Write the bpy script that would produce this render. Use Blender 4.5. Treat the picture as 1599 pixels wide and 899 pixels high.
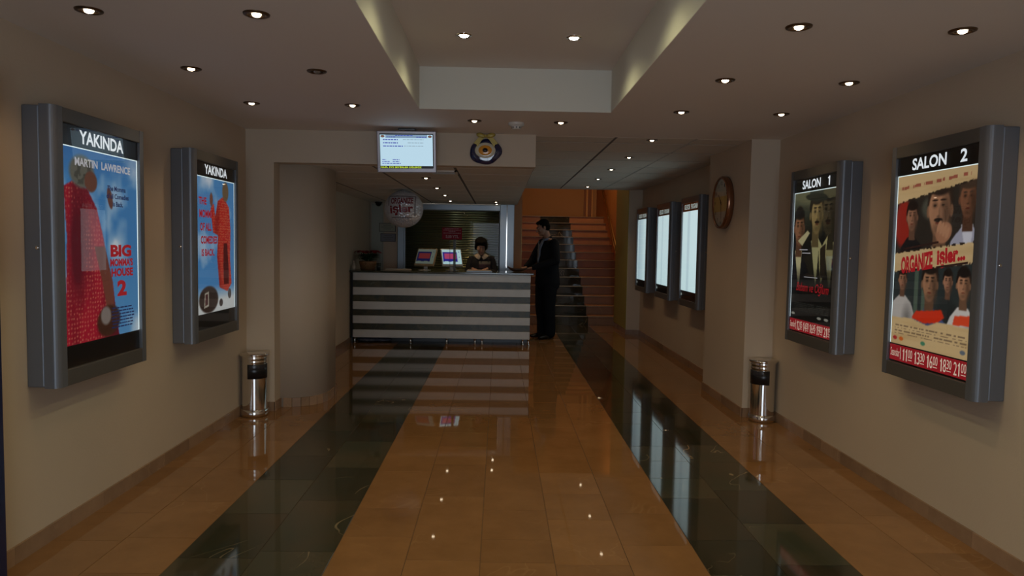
import bpy, bmesh, math, random
import numpy as np
from mathutils import Vector, Matrix

for _o in list(bpy.data.objects): bpy.data.objects.remove(_o)
S = bpy.context.scene
COL = S.collection
R = math.radians

# ---------------------------------------------------------------- camera
cam_d = bpy.data.cameras.new('camera'); cam = bpy.data.objects.new('camera', cam_d); COL.objects.link(cam)
cam_d.sensor_width = 36.0; cam_d.lens = 36.0 * 1109.76 / 1599.0
cam_d.clip_start = 0.05; cam_d.clip_end = 200
cam.matrix_world = (Matrix.Translation((0, 0, 1.48)) @ Matrix.Rotation(-0.0190515, 4, 'Z')
                    @ Matrix.Rotation(R(90) - 0.0612691, 4, 'X') @ Matrix.Rotation(0.0174017, 4, 'Z'))
S.camera = cam

# ---------------------------------------------------------------- world / daylight / exposure
W_COL = (0.74, 0.86, 1.0); W_STR = 4.4
w = bpy.data.worlds.new('world'); S.world = w; w.use_nodes = True
w.node_tree.nodes['Background'].inputs[0].default_value = (*W_COL, 1)
w.node_tree.nodes['Background'].inputs[1].default_value = W_STR
S.view_settings.view_transform = 'Standard'; S.view_settings.look = 'None'
S.view_settings.exposure = 0.0; S.view_settings.gamma = 1.0; S.view_settings.use_curve_mapping = False

SPOT_W = 6.8; COVE_W = 9.5; LOBBY_W = 9.5
WARM = (1.0, 0.68, 0.38); COOLW = (1.0, 0.93, 0.52)

# portal over the open street doors behind the camera (no light of its own, guides daylight)
pd = bpy.data.lights.new('daylight_portal', 'AREA'); pd.shape = 'RECTANGLE'; pd.size = 2.3; pd.size_y = 2.3
pd.cycles.is_portal = True
po = bpy.data.objects.new('daylight_portal', pd); COL.objects.link(po); po.location = (0.1, -1.93, 1.15); po.rotation_euler = (R(90), 0, 0)

# ---------------------------------------------------------------- helpers
def lin(c):
    return tuple(((v/255)/12.92 if v/255 <= 0.04045 else ((v/255+0.055)/1.055)**2.4) for v in c)

def mat(name, col, rough=0.6, metal=0.0, spec=0.5, var=0.0, vscale=6.0, bump=0.0, bscale=60.0, coat=0.0, island=0.0):
    m = bpy.data.materials.new(name); m.use_nodes = True
    nt = m.node_tree; b = nt.nodes['Principled BSDF']
    b.inputs['Base Color'].default_value = (*col, 1); b.inputs['Roughness'].default_value = rough
    b.inputs['Metallic'].default_value = metal; b.inputs['Specular IOR Level'].default_value = spec
    b.inputs['Coat Weight'].default_value = coat
    geo = nt.nodes.new('ShaderNodeNewGeometry')
    if var > 0 or island > 0:
        no = nt.nodes.new('ShaderNodeTexNoise'); no.inputs['Scale'].default_value = vscale; no.inputs['Detail'].default_value = 5
        nt.links.new(geo.outputs['Position'], no.inputs['Vector'])
        mr = nt.nodes.new('ShaderNodeMapRange'); mr.inputs['To Min'].default_value = 1-var; mr.inputs['To Max'].default_value = 1+var
        mr.inputs['From Min'].default_value = .25; mr.inputs['From Max'].default_value = .75
        nt.links.new(no.outputs['Fac'], mr.inputs['Value'])
        hs = nt.nodes.new('ShaderNodeHueSaturation'); hs.inputs['Color'].default_value = (*col, 1)
        val = mr.outputs['Result']
        if island > 0:
            at = nt.nodes.new('ShaderNodeAttribute'); at.attribute_name = 'rnd'
            m2 = nt.nodes.new('ShaderNodeMapRange'); m2.inputs['To Min'].default_value = 1-island; m2.inputs['To Max'].default_value = 1+island
            nt.links.new(at.outputs['Fac'], m2.inputs['Value'])
            mu = nt.nodes.new('ShaderNodeMath'); mu.operation = 'MULTIPLY'
            nt.links.new(val, mu.inputs[0]); nt.links.new(m2.outputs['Result'], mu.inputs[1]); val = mu.outputs[0]
        nt.links.new(val, hs.inputs['Value']); nt.links.new(hs.outputs['Color'], b.inputs['Base Color'])
    if bump > 0:
        nb = nt.nodes.new('ShaderNodeTexNoise'); nb.inputs['Scale'].default_value = bscale; nb.inputs['Detail'].default_value = 4
        nt.links.new(geo.outputs['Position'], nb.inputs['Vector'])
        bp = nt.nodes.new('ShaderNodeBump'); bp.inputs['Strength'].default_value = bump; bp.inputs['Distance'].default_value = 0.01
        nt.links.new(nb.outputs['Fac'], bp.inputs['Height']); nt.links.new(bp.outputs['Normal'], b.inputs['Normal'])
    return m

def emis(name, col, s):
    m = bpy.data.materials.new(name); m.use_nodes = True; b = m.node_tree.nodes['Principled BSDF']
    b.inputs['Base Color'].default_value = (*[c*.3 for c in col], 1); b.inputs['Roughness'].default_value = .5
    b.inputs['Emission Color'].default_value = (*col, 1); b.inputs['Emission Strength'].default_value = s
    return m

def emis_vc(name, s):
    m = bpy.data.materials.new(name); m.use_nodes = True; nt = m.node_tree; b = nt.nodes['Principled BSDF']
    a = nt.nodes.new('ShaderNodeVertexColor'); a.layer_name = 'print'
    hs = nt.nodes.new('ShaderNodeHueSaturation'); hs.inputs['Value'].default_value = .4
    nt.links.new(a.outputs['Color'], hs.inputs['Color']); nt.links.new(hs.outputs['Color'], b.inputs['Base Color'])
    nt.links.new(a.outputs['Color'], b.inputs['Emission Color']); b.inputs['Emission Strength'].default_value = s
    b.inputs['Roughness'].default_value = .4
    return m

def glass_mat(name, tint=(1, 1, 1), refl=.05):
    m = bpy.data.materials.new(name); m.use_nodes = True; nt = m.node_tree
    for n in list(nt.nodes): nt.nodes.remove(n)
    o = nt.nodes.new('ShaderNodeOutputMaterial'); mx = nt.nodes.new('ShaderNodeMixShader')
    t = nt.nodes.new('ShaderNodeBsdfTransparent'); t.inputs[0].default_value = (*tint, 1)
    g = nt.nodes.new('ShaderNodeBsdfGlossy'); g.inputs['Roughness'].default_value = 0.01
    # thin sheet: Schlick reflection, the same from either side
    lw = nt.nodes.new('ShaderNodeLayerWeight'); lw.inputs['Blend'].default_value = .5
    pw = nt.nodes.new('ShaderNodeMath'); pw.operation = 'POWER'; pw.inputs[1].default_value = 5; nt.links.new(lw.outputs['Facing'], pw.inputs[0])
    f = nt.nodes.new('ShaderNodeMath'); f.operation = 'MULTIPLY_ADD'; f.inputs[1].default_value = .93; f.inputs[2].default_value = refl; nt.links.new(pw.outputs[0], f.inputs[0])
    nt.links.new(f.outputs[0], mx.inputs[0]); nt.links.new(t.outputs[0], mx.inputs[1]); nt.links.new(g.outputs[0], mx.inputs[2])
    nt.links.new(mx.outputs[0], o.inputs['Surface'])
    return m

def stone_mat(name, base, dark, vein, rough=0.06, vein_amt=0.5, scale=2.2, island=0.15, thr=0.012, spec=.5):
    """polished stone: cloudy ground, thin veins, tone differing tile by tile"""
    m = bpy.data.materials.new(name); m.use_nodes = True; nt = m.node_tree; b = nt.nodes['Principled BSDF']
    L = nt.links.new; N = nt.nodes.new
    geo = N('ShaderNodeNewGeometry'); at = N('ShaderNodeAttribute'); at.attribute_name = 'rnd'
    ad = N('ShaderNodeVectorMath'); ad.operation = 'MULTIPLY_ADD'; ad.inputs[1].default_value = (37, 19, 11)
    cx = N('ShaderNodeCombineXYZ'); L(at.outputs['Fac'], cx.inputs[0]); L(at.outputs['Fac'], cx.inputs[1]); L(at.outputs['Fac'], cx.inputs[2])
    L(cx.outputs[0], ad.inputs[0]); L(geo.outputs['Position'], ad.inputs[2])
    n1 = N('ShaderNodeTexNoise'); n1.inputs['Scale'].default_value = scale*2; n1.inputs['Detail'].default_value = 8; n1.inputs['Roughness'].default_value = .65
    L(ad.outputs[0], n1.inputs['Vector'])
    mx = N('ShaderNodeMix'); mx.data_type = 'RGBA'; mx.inputs[6].default_value = (*base, 1); mx.inputs[7].default_value = (*dark, 1)
    r1 = N('ShaderNodeMapRange'); r1.inputs['From Min'].default_value = .35; r1.inputs['From Max'].default_value = .7
    L(n1.outputs['Fac'], r1.inputs['Value']); L(r1.outputs[0], mx.inputs[0])
    n2 = N('ShaderNodeTexNoise'); n2.inputs['Scale'].default_value = scale; n2.inputs['Detail'].default_value = 3; n2.inputs['Distortion'].default_value = 1.2
    L(ad.outputs[0], n2.inputs['Vector'])
    s = N('ShaderNodeMath'); s.operation = 'SUBTRACT'; s.inputs[1].default_value = .5; L(n2.outputs['Fac'], s.inputs[0])
    a = N('ShaderNodeMath'); a.operation = 'ABSOLUTE'; L(s.outputs[0], a.inputs[0])
    r2 = N('ShaderNodeMapRange'); r2.inputs['From Min'].default_value = 0; r2.inputs['From Max'].default_value = thr; r2.inputs['To Min'].default_value = vein_amt; r2.inputs['To Max'].default_value = 0
    L(a.outputs[0], r2.inputs['Value'])
    n3 = N('ShaderNodeTexNoise'); n3.inputs['Scale'].default_value = scale*.9; L(ad.outputs[0], n3.inputs['Vector'])
    r3 = N('ShaderNodeMapRange'); r3.inputs['From Min'].default_value = .5; r3.inputs['From Max'].default_value = .62; L(n3.outputs['Fac'], r3.inputs['Value'])
    mm = N('ShaderNodeMath'); mm.operation = 'MULTIPLY'; L(r2.outputs[0], mm.inputs[0]); L(r3.outputs[0], mm.inputs[1])
    m2 = N('ShaderNodeMix'); m2.data_type = 'RGBA'; m2.inputs[7].default_value = (*vein, 1); L(mx.outputs[2], m2.inputs[6]); L(mm.outputs[0], m2.inputs[0])
    hs = N('ShaderNodeHueSaturation'); L(m2.outputs[2], hs.inputs['Color'])
    r4 = N('ShaderNodeMapRange'); r4.inputs['To Min'].default_value = 1-island; r4.inputs['To Max'].default_value = 1+island
    L(at.outputs['Fac'], r4.inputs['Value']); L(r4.outputs[0], hs.inputs['Value'])
    L(hs.outputs['Color'], b.inputs['Base Color'])
    b.inputs['Roughness'].default_value = rough; b.inputs['Specular IOR Level'].default_value = spec
    # slightly uneven polish
    n5 = N('ShaderNodeTexNoise'); n5.inputs['Scale'].default_value = 3.0; n5.inputs['Detail'].default_value = 1; L(geo.outputs['Position'], n5.inputs['Vector'])
    bp = N('ShaderNodeBump'); bp.inputs['Strength'].default_value = .012; bp.inputs['Distance'].default_value = .01
    L(n5.outputs['Fac'], bp.inputs['Height']); L(bp.outputs['Normal'], b.inputs['Normal'])
    return m

class MB:
    """collects shapes and links them as one mesh object"""
    def __init__(s): s.v = []; s.f = []; s.sm = []; s.rn = []
    def add(s, vs, fs, smooth=False, rnd=None):
        o = len(s.v); s.v += [tuple(v) for v in vs]; s.f += [tuple(i+o for i in f) for f in fs]; s.sm += [smooth]*len(fs)
        s.rn += [(.5 if rnd is None else rnd)]*len(vs)
        return s
    def box(s, x0, x1, y0, y1, z0, z1, bev=0.0, rnd=None):
        if x0 > x1: x0, x1 = x1, x0
        if y0 > y1: y0, y1 = y1, y0
        if z0 > z1: z0, z1 = z1, z0
        if bev <= 0:
            vs = [(x, y, z) for z in (z0, z1) for y in (y0, y1) for x in (x0, x1)]
            return s.add(vs, [(0,2,3,1),(4,5,7,6),(0,1,5,4),(2,6,7,3),(0,4,6,2),(1,3,7,5)], False, rnd)
        bm = bmesh.new(); vs = [bm.verts.new((x, y, z)) for z in (z0, z1) for y in (y0, y1) for x in (x0, x1)]
        for f in [(0,2,3,1),(4,5,7,6),(0,1,5,4),(2,6,7,3),(0,4,6,2),(1,3,7,5)]: bm.faces.new([vs[i] for i in f])
        bmesh.ops.bevel(bm, geom=list(bm.edges), offset=bev, segments=2, affect='EDGES', profile=.5)
        bm.verts.index_update()
        s.add([v.co[:] for v in bm.verts], [[v.index for v in f.verts] for f in bm.faces], False, rnd); bm.free(); return s
    def tile(s, x0, x1, y0, y1, z0, z1, c=.0012, rnd=None):
        """flat tile, chamfered top edge"""
        vs = [(x0,y0,z0),(x1,y0,z0),(x1,y1,z0),(x0,y1,z0),(x0,y0,z1-c),(x1,y0,z1-c),(x1,y1,z1-c),(x0,y1,z1-c),
              (x0+c,y0+c,z1),(x1-c,y0+c,z1),(x1-c,y1-c,z1),(x0+c,y1-c,z1)]
        fs = [(8,9,10,11)] + [(i,(i+1)%4,4+(i+1)%4,4+i) for i in range(4)] + [(4+i,4+(i+1)%4,8+(i+1)%4,8+i) for i in range(4)]
        return s.add(vs, fs, False, rnd)
    def prism(s, poly, a, b, axis='z', smooth=False):
        """extrude polygon (list of 2D) from a to b along axis. axis z:(x,y) y:(x,z) x:(y,z)"""
        def P(p, h): return {'z': (p[0], p[1], h), 'y': (p[0], h, p[1]), 'x': (h, p[0], p[1])}[axis]
        n = len(poly); vs = [P(p, a) for p in poly] + [P(p, b) for p in poly]
        s.add(vs, [tuple(range(n))[::-1], tuple(range(n, 2*n))], False)
        o = len(s.v) - 2*n
        for i in range(n): s.f.append((o+i, o+(i+1)%n, o+n+(i+1)%n, o+n+i)); s.sm.append(smooth)
        return s
    def lathe(s, prof, c=(0,0,0), n=32, axis='z', smooth=True, a0=0, a1=2*math.pi, sx=1, sy=1):
        full = abs(a1-a0-2*math.pi) < 1e-6; m = n if full else n+1; vs = []
        for i in range(m):
            a = a0+(a1-a0)*i/n
            for r, h in prof:
                p = (r*math.cos(a)*sx, r*math.sin(a)*sy, h)
                if axis == 'y': p = (p[0], -h, p[1])
                if axis == 'x': p = (h, p[0], p[1])
                vs.append((p[0]+c[0], p[1]+c[1], p[2]+c[2]))
        k = len(prof); fs = []
        for i in range(n):
            j = (i+1) % m
            for q in range(k-1): fs.append((i*k+q, j*k+q, j*k+q+1, i*k+q+1))
        return s.add(vs, fs, smooth)
    def tube(s, pts, rad, n=10, cap=True, side=None, smooth=True):
        """tube through pts; rad: number, list, or list of (a,b) with side axis 'side'"""
        pts = [Vector(p) for p in pts]; k = len(pts)
        if not isinstance(rad, (list, tuple)): rad = [rad]*k
        rad = [r if isinstance(r, (list, tuple)) else (r, r) for r in rad]
        vs = []; ref = Vector(side) if side else None; pv = None
        for i, p in enumerate(pts):
            t = (pts[min(i+1, k-1)] - pts[max(i-1, 0)]).normalized()
            if ref is not None: u = (ref - t*ref.dot(t)).normalized()
            elif pv is None:
                u = Vector((0, 0, 1)) if abs(t.z) < .9 else Vector((1, 0, 0)); u = (u - t*u.dot(t)).normalized()
            else: u = (pv - t*pv.dot(t)).normalized()
            pv = u; v = t.cross(u)
            for j in range(n):
                a = 2*math.pi*j/n; vs.append(p + u*math.cos(a)*rad[i][0] + v*math.sin(a)*rad[i][1])
        fs = [(i*n+j, i*n+(j+1) % n, (i+1)*n+(j+1) % n, (i+1)*n+j) for i in range(k-1) for j in range(n)]
        if cap: fs += [tuple(range(n))[::-1], tuple(range((k-1)*n, k*n))]
        return s.add(vs, fs, smooth)
    def limb(s, pts, rad, n=14, side=None):
        """tube with rounded ends, for bodies"""
        pts = [Vector(p) for p in pts]; rad = [r if isinstance(r, (list, tuple)) else (r, r) for r in rad]
        d0 = (pts[0]-pts[1]).normalized(); d1 = (pts[-1]-pts[-2]).normalized(); P = []; Q = []
        for a in (75, 45, 20):
            P.append(pts[0]+d0*min(rad[0])*math.sin(R(a))); Q.append((rad[0][0]*math.cos(R(a)), rad[0][1]*math.cos(R(a))))
        P += pts; Q += rad
        for a in (20, 45, 75):
            P.append(pts[-1]+d1*min(rad[-1])*math.sin(R(a))); Q.append((rad[-1][0]*math.cos(R(a)), rad[-1][1]*math.cos(R(a))))
        return s.tube(P, Q, n, True, side)
    def ball(s, c, r, rot=None, n=16, m=10):
        if not isinstance(r, (list, tuple)): r = (r, r, r)
        M = rot if rot is not None else Matrix.Identity(3); c = Vector(c); vs = []
        for i in range(m+1):
            t = math.pi*i/m
            for j in range(n):
                a = 2*math.pi*j/n
                vs.append(c + M @ Vector((r[0]*math.sin(t)*math.cos(a), r[1]*math.sin(t)*math.sin(a), -r[2]*math.cos(t))))
        fs = [(i*n+j, i*n+(j+1) % n, (i+1)*n+(j+1) % n, (i+1)*n+j) for i in range(m) for j in range(n)]
        return s.add(vs, fs, True)
    def xf(s, M, start=0):
        for i in range(start, len(s.v)): s.v[i] = tuple(M @ Vector(s.v[i]))
        return s
    def build(s, name, m, parent=None, loc=None, rot=None, merge=False):
        me = bpy.data.meshes.new(name); me.from_pydata(s.v, [], s.f)
        if merge:
            bm = bmesh.new(); bm.from_mesh(me); bmesh.ops.remove_doubles(bm, verts=bm.verts, dist=1e-5); bm.to_mesh(me); bm.free()
        if not merge:
            me.polygons.foreach_set('use_smooth', s.sm)
            a = me.attributes.new('rnd', 'FLOAT', 'POINT'); a.data.foreach_set('value', s.rn)
        me.materials.append(m); me.update()
        o = bpy.data.objects.new(name, me); COL.objects.link(o)
        if parent: o.parent = parent
        if loc: o.location = loc
        if rot: o.rotation_euler = rot
        return o

def tag(o, label=None, cat=None, group=None, kind=None):
    if label: o['label'] = label
    if cat: o['category'] = cat
    if group: o['group'] = group
    if kind: o['kind'] = kind
    return o
def thing(name, label, cat, loc=(0, 0, 0), rz=0, group=None):
    o = bpy.data.objects.new(name, None); COL.objects.link(o); o.empty_display_size = .05
    o.location = loc; o.rotation_euler = (0, 0, rz); return tag(o, label, cat, group)
def struct(o): o['kind'] = 'structure'; return o
def copy_tree(o, parent=None):
    c = o.copy(); COL.objects.link(c); c.parent = parent
    for ch in list(o.children): copy_tree(ch, c)
    return c

def text_part(txt, box, y, m, parent, name='lettering', bold=.02, shear=0.0, depth=.0008, rot=None):
    """lettering fitted into box (x0,z0,x1,z1) standing on plane y facing -y"""
    cu = bpy.data.curves.new('txt', 'FONT'); cu.body = txt; cu.size = 1; cu.offset = bold; cu.shear = shear; cu.resolution_u = 3
    to = bpy.data.objects.new('txt', cu); COL.objects.link(to)
    dg = bpy.context.evaluated_depsgraph_get(); me = bpy.data.meshes.new_from_object(to.evaluated_get(dg))
    bpy.data.objects.remove(to); bpy.data.curves.remove(cu)
    n = len(me.vertices); co = np.empty(n*3); me.vertices.foreach_get('co', co); co = co.reshape(-1, 3)
    mn = co.min(0); mx = co.max(0); x0, z0, x1, z1 = box
    q = np.zeros_like(co); q[:, 0] = x0+(co[:, 0]-mn[0])/(mx[0]-mn[0])*(x1-x0); q[:, 2] = z0+(co[:, 1]-mn[1])/(mx[1]-mn[1])*(z1-z0); q[:, 1] = y
    if rot:
        cx, cz = (x0+x1)/2, (z0+z1)/2; a = q[:, 0]-cx; b = q[:, 2]-cz
        q[:, 0] = cx+a*math.cos(rot)-b*math.sin(rot); q[:, 2] = cz+a*math.sin(rot)+b*math.cos(rot)
    me.vertices.foreach_set('co', q.ravel()); me.materials.clear(); me.materials.append(m); me.update()
    bm = bmesh.new(); bm.from_mesh(me)
    bm.normal_update()
    for f in bm.faces:
        if f.normal.y > 0: f.normal_flip()
    bm.to_mesh(me); bm.free()
    o = bpy.data.objects.new(name, me); COL.objects.link(o); o.parent = parent; return o

def digits(s_, box, y, m, parent, name='lettering', bold=.02):
    """a row of equally wide figures; the 1 is drawn with its flag"""
    x0, z0, x1, z1 = box; w_ = (x1-x0)/len(s_); H = z1-z0
    for k, ch in enumerate(s_):
        a = x0+k*w_+w_*.06; b = x0+(k+1)*w_-w_*.06
        if ch != '1': text_part(ch, (a, z0, b, z1), y, m, parent, name, bold); continue
        c = (a+b)/2+(b-a)*.08; t = (b-a)*.16
        MB().prism([(c-t, z0), (c+t, z0), (c+t, z1), (c-t*.4, z1), (c-t*1.2, z1-H*.12), (c-t*2.6, z1-H*.17), (c-t*2.6, z1-H*.28), (c-t, z1-H*.26)], y-.0003, y, 'y').build(name, m, parent)

# ---------------------------------------------------------------- materials
M_wall = mat('wall_paint', (.55, .45, .34), .62, var=.04, vscale=1.5, bump=.08, bscale=90)
M_ceil = mat('ceiling_paint', (.76, .71, .66), .7, bump=.04, bscale=60)
M_grout = mat('grout', (.10, .055, .03), .8)
M_beige = stone_mat('honey_marble', (.262, .134, .052), (.205, .103, .038), (.34, .20, .09), .03, .35, 1.6, .10, .01, .5)
M_green = stone_mat('dark_green_marble', (.032, .036, .022), (.062, .046, .026), (.45, .34, .2), .06, .55, 1.5, .35, .005, .5)
M_base = stone_mat('skirting_marble', (.33, .21, .13), (.26, .16, .10), (.5, .35, .2), .25, .3, 2.5, .18, .01, .4)
M_tile = mat('mineral_tile', (.66, .62, .55), .85, bump=.2, bscale=220, var=.03, vscale=20)
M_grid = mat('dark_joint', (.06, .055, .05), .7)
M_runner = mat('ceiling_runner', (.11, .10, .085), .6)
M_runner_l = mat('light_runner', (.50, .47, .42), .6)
M_case = mat('grey_metal', (.15, .16, .18), .38, .35, .5)
M_frame = mat('front_frame_metal', (.135, .13, .12), .34, .45, .5)
M_black = mat('black', (.004, .004, .005), .35)
M_chrome = mat('chrome', (.75, .72, .68), .08, 1.0, var=.0)
M_bronze = mat('bronze_ring', (.14, .09, .055), .3, .9)
M_glass = glass_mat('pane_glass')
M_alu = mat('brushed_aluminium', (.62, .60, .56), .42, .15, .5, var=.05, vscale=8)
M_slate = stone_mat('slate_band', (.03, .038, .026), (.09, .072, .03), (.2, .2, .15), .35, .3, 5.0, .25, .02, .4)
M_profile = mat('window_aluminium', (.30, .34, .38), .35, .6)

# ================================================================ SETTING
ZC, ZL, ZT = 2.418, 2.143, 2.71
XL, XR = -2.168, 2.408
YS, YB = 6.142, 12.0
Y0 = -2.0
XA, XB, YCV = -.577, .773, 5.063

# floor
floor = struct(MB().box(-2.6, 2.8, Y0, 19.5, -.15, -.003).build('floor', M_grout))
rng = random.Random(7)
colx = [XL-.005, -1.820, -1.472, -1.1175, -.763, -.414, -.065, .284, .633, .982, 1.3335, 1.685, 2.05, 2.42]
meas = {4: [3.505, 3.894, 4.535, 5.37, 5.797], 5: [3.248, 4.088, 4.702, 5.112, 5.494, 6.159], 6: [3.228, 3.485, 3.883, 4.896, 5.377, 5.985],
        7: [3.208, 3.752, 4.15, 4.543, 5.697, 6.18], 8: [3.434, 3.854, 4.47, 5.339], 2: [3.25, 3.797, 4.35], 3: [3.327, 4.0, 4.6, 5.217],
        11: [3.065, 3.74], 12: [3.373, 3.857], 10: [3.229, 3.727, 4.242, 4.811], 9: [3.5, 4.1]}
tiles = []
for c in range(13):
    js = list(meas.get(c, [3.3+rng.random()*.4]))
    y = js[0]
    while y > Y0: y -= rng.choice([.38, .45, .55, .62]); js.insert(0, max(y, Y0))
    y = js[-1]
    while y < 13.19:
        y += rng.choice([.36, .42, .5, .58, .66])
        if 13.19-y < .2: y = 13.19
        js.append(min(y, 13.19))
    for a, b in zip(js[:-1], js[1:]): tiles.append((c, a, b))
tiles.sort(key=lambda t: (t[2] < 2.5, t[1]))
rest = {True: MB(), False: MB()}
for i, (c, a, b) in enumerate(tiles):
    dark = c in (2, 3, 9, 10); g = .0012; rv = rng.random()
    xs = (colx[c]+g, colx[c+1]-g)
    if i < 298:
        MB().tile(xs[0], xs[1], a+g, b-g, -.003, 0, .0008, rnd=rv).build('floor_tile', M_green if dark else M_beige, floor)
    else: rest[dark].tile(xs[0], xs[1], a+g, b-g, -.003, 0, .0008, rnd=rv)
for dark in (True, False):
    if rest[dark].v: tag(rest[dark].build('floor_tiles', M_green if dark else M_beige, floor), kind='stuff')

# walls
wl = struct(MB().box(XL-.2, XL, Y0, YB+.1, 0, 3.0).build('wall_left', M_wall))
wr = struct(MB().box(XR, XR+.3, Y0, YS+.3, 0, 3.0).build('wall_right', M_wall))
pil = struct(MB().box(2.159, XR+.3, YS, 7.35, 0, 2.9).build('wall_right_pillar', M_wall))
rec = struct(MB().box(2.379, 2.7, 7.35, 11.87, 0, 2.9).build('wall_right_recess', M_wall))
jut = struct(MB().box(2.155, 2.7, 11.87, 13.12, 0, 2.9).build('wall_right_jut', M_wall))
# street entrance behind the camera: wall with a glazed double door
ew = MB().box(XL, -1.05, Y0-.15, Y0, 0, 3.0); ew.box(1.25, XR, Y0-.15, Y0, 0, 3.0); ew.box(-1.05, 1.25, Y0-.15, Y0, 2.3, 3.0); struct(ew.build('wall_entrance', M_wall))
ed = thing('door_2', None, None, (0.1, Y0-.08, 0)); struct(ed)
for x in (-1.12, -.03, 1.06): MB().box(x, x+.06, -.03, .03, 0, 2.3, .004).build('door_stile', M_profile, ed)
for z in (0, 2.24): MB().box(-1.12, 1.12, -.03, .03, z, z+.06, .004).build('door_rail', M_profile, ed)
# front wall with the opening to the reception: jamb on the left, lintel, lintel return
fw = MB().box(XL, -1.93, YS, 6.30, 0, ZL); fw.box(XL, .30, YS, 6.30, ZL+.0, ZC+.3); struct(fw.build('wall_front', M_wall))
ret = struct(MB().box(.18, .30, 6.30, YB+.1, ZL+.03, ZC+.3).build('wall_lintel_return', M_wall))
# round column behind the jamb
prof = []
for i in range(15):
    a = R(-90+90*i/14); prof.append((-1.90+.33*math.cos(a), 6.63+.33*math.sin(a)))
prof = [(XL-.01, 6.30)] + prof + [(-1.57, 6.85)] + [(-1.90+.33*math.cos(R(t)), 6.85+.33*math.sin(R(t))) for t in (20, 45, 70, 90)] + [(XL-.01, 7.18)]
col_o = MB(); col_o.prism(prof, 0, ZL+.02, 'z', True); struct(col_o.build('wall_column', M_wall))

# plaster ceiling with the raised tray
cl = MB()
cl.box(XL-.1, XA, Y0, YS+.05, ZC, ZC+.25); cl.box(XB, XR+.1, Y0, YS+.05, ZC, ZC+.25)
cl.box(XA, XB, YCV, YS+.05, ZC, ZC+.25); cl.box(XA, XB, Y0, .6, ZC, ZC+.25)
struct(cl.build('ceiling', M_ceil))
struct(MB().box(XA-.2, XB+.2, .4, YCV+.2, ZT, ZT+.1).build('ceiling_tray', M_ceil))
ts = MB(); ts.box(XA-.04, XA+.001, .6, YCV, ZC+.002, ZT); ts.box(XB-.001, XB+.04, .6, YCV, ZC+.002, ZT); ts.box(XA-.04, XB+.04, YCV-.001, YCV+.04, ZC+.002, ZT)
struct(ts.build('trim_1', mat('tray_paint', (.66, .64, .56), .6)))

# tiled ceilings: one part per tile
def shadow_gap_edges(o):
    """shadow gap between ceiling tiles, put into a dark colour on their upright edges"""
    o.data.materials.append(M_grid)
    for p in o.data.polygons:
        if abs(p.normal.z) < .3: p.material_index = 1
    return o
def tiled(name, xs, z, y0, y1, first, pitch, runners):
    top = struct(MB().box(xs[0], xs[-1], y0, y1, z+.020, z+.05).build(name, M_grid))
    ys = [y0]; y = first
    while y < y1-.1: ys.append(y); y += pitch
    ys.append(y1)
    for i in range(len(xs)-1):
        for a, b in zip(ys[:-1], ys[1:]):
            g0 = .012 if i > 0 else .003; g1 = .012 if i < len(xs)-2 else .003
            shadow_gap_edges(MB().tile(xs[i]+g0, xs[i+1]-g1, -b+.013, -a-.013, -(z+.020), -z, .002, rng.random()).xf(Matrix.Rotation(math.pi, 4, 'X')).build('ceiling_tile', M_tile, top))
    for x, light in runners:
        MB().box(x-.011, x+.011, y0, y1, z+.003, z+.018).build('runner', M_runner_l if light else M_runner, top)
    return top
tiled('ceiling_tiled_upper', [.30, 1.0, 1.70, 2.379], ZC, YS+.05, 11.87, 6.53, .655, [(1.0, 0), (1.70, 1)])
tiled('ceiling_tiled_lower', [XL, -1.85, -1.12, -.402, .294], ZL, 6.30, YB, 6.86, .68, [(-1.85, 0), (-1.12, 0), (-.402, 0), (.283, 0)])
struct(MB().box(.29, 2.7, 11.87, 11.93, ZC-.001, 2.9).build('trim_2', M_tile))

# skirting: marble pieces, one part each
def skirting(name, path, h=.08, t=.012, seed=1, lens=(.3, .36, .42)):
    r = random.Random(seed); root = None
    base = MB(); pieces = []
    for (x0, y0), (x1, y1) in zip(path[:-1], path[1:]):
        L = math.hypot(x1-x0, y1-y0); ux, uy = (x1-x0)/L, (y1-y0)/L; nx, ny = uy, -ux   # room side on the right of travel
        s_ = 0
        while s_ < L-1e-4:
            l = r.choice(lens)
            if L-s_-l < .12: l = L-s_
            a, b = s_+.001, s_+l-.001
            P = lambda s, d: (x0+ux*s+nx*d, y0+uy*s+ny*d)
            pieces.append([P(a, 0), P(b, 0), P(b, t), P(a, t)]); s_ += l
        base.prism([(x0, y0), (x1, y1), (x1+nx*.004, y1+ny*.004), (x0+nx*.004, y0+ny*.004)], 0, h-.002)
    root = struct(base.build(name, M_grout))
    for q in pieces:
        m = MB(); m.prism(q, .0, h); m.rn = [r.random()]*len(m.v); rv = r.random(); m.rn = [rv]*len(m.v)
        m.build('skirting_piece', M_base, root)
    return root
skirting('baseboard_left', [(XL, Y0), (XL, YS), (-1.93, YS), (-1.93, 6.30)], seed=3)
skirting('baseboard_column', [p for p in prof[1:-1:2]] + [(XL, 7.18)], seed=4, lens=(.2,))
skirting('baseboard_lobby', [(XL, 7.18), (XL, YB)], seed=5)
skirting('baseboard_right', [(2.155, 13.12), (2.155, 11.87), (2.379, 11.87), (2.379, 7.35), (2.159, 7.35)][:4], seed=6)
skirting('baseboard_pillar', [(2.159, 7.35), (2.159, YS), (XR, YS), (XR, Y0)], seed=8)

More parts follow.
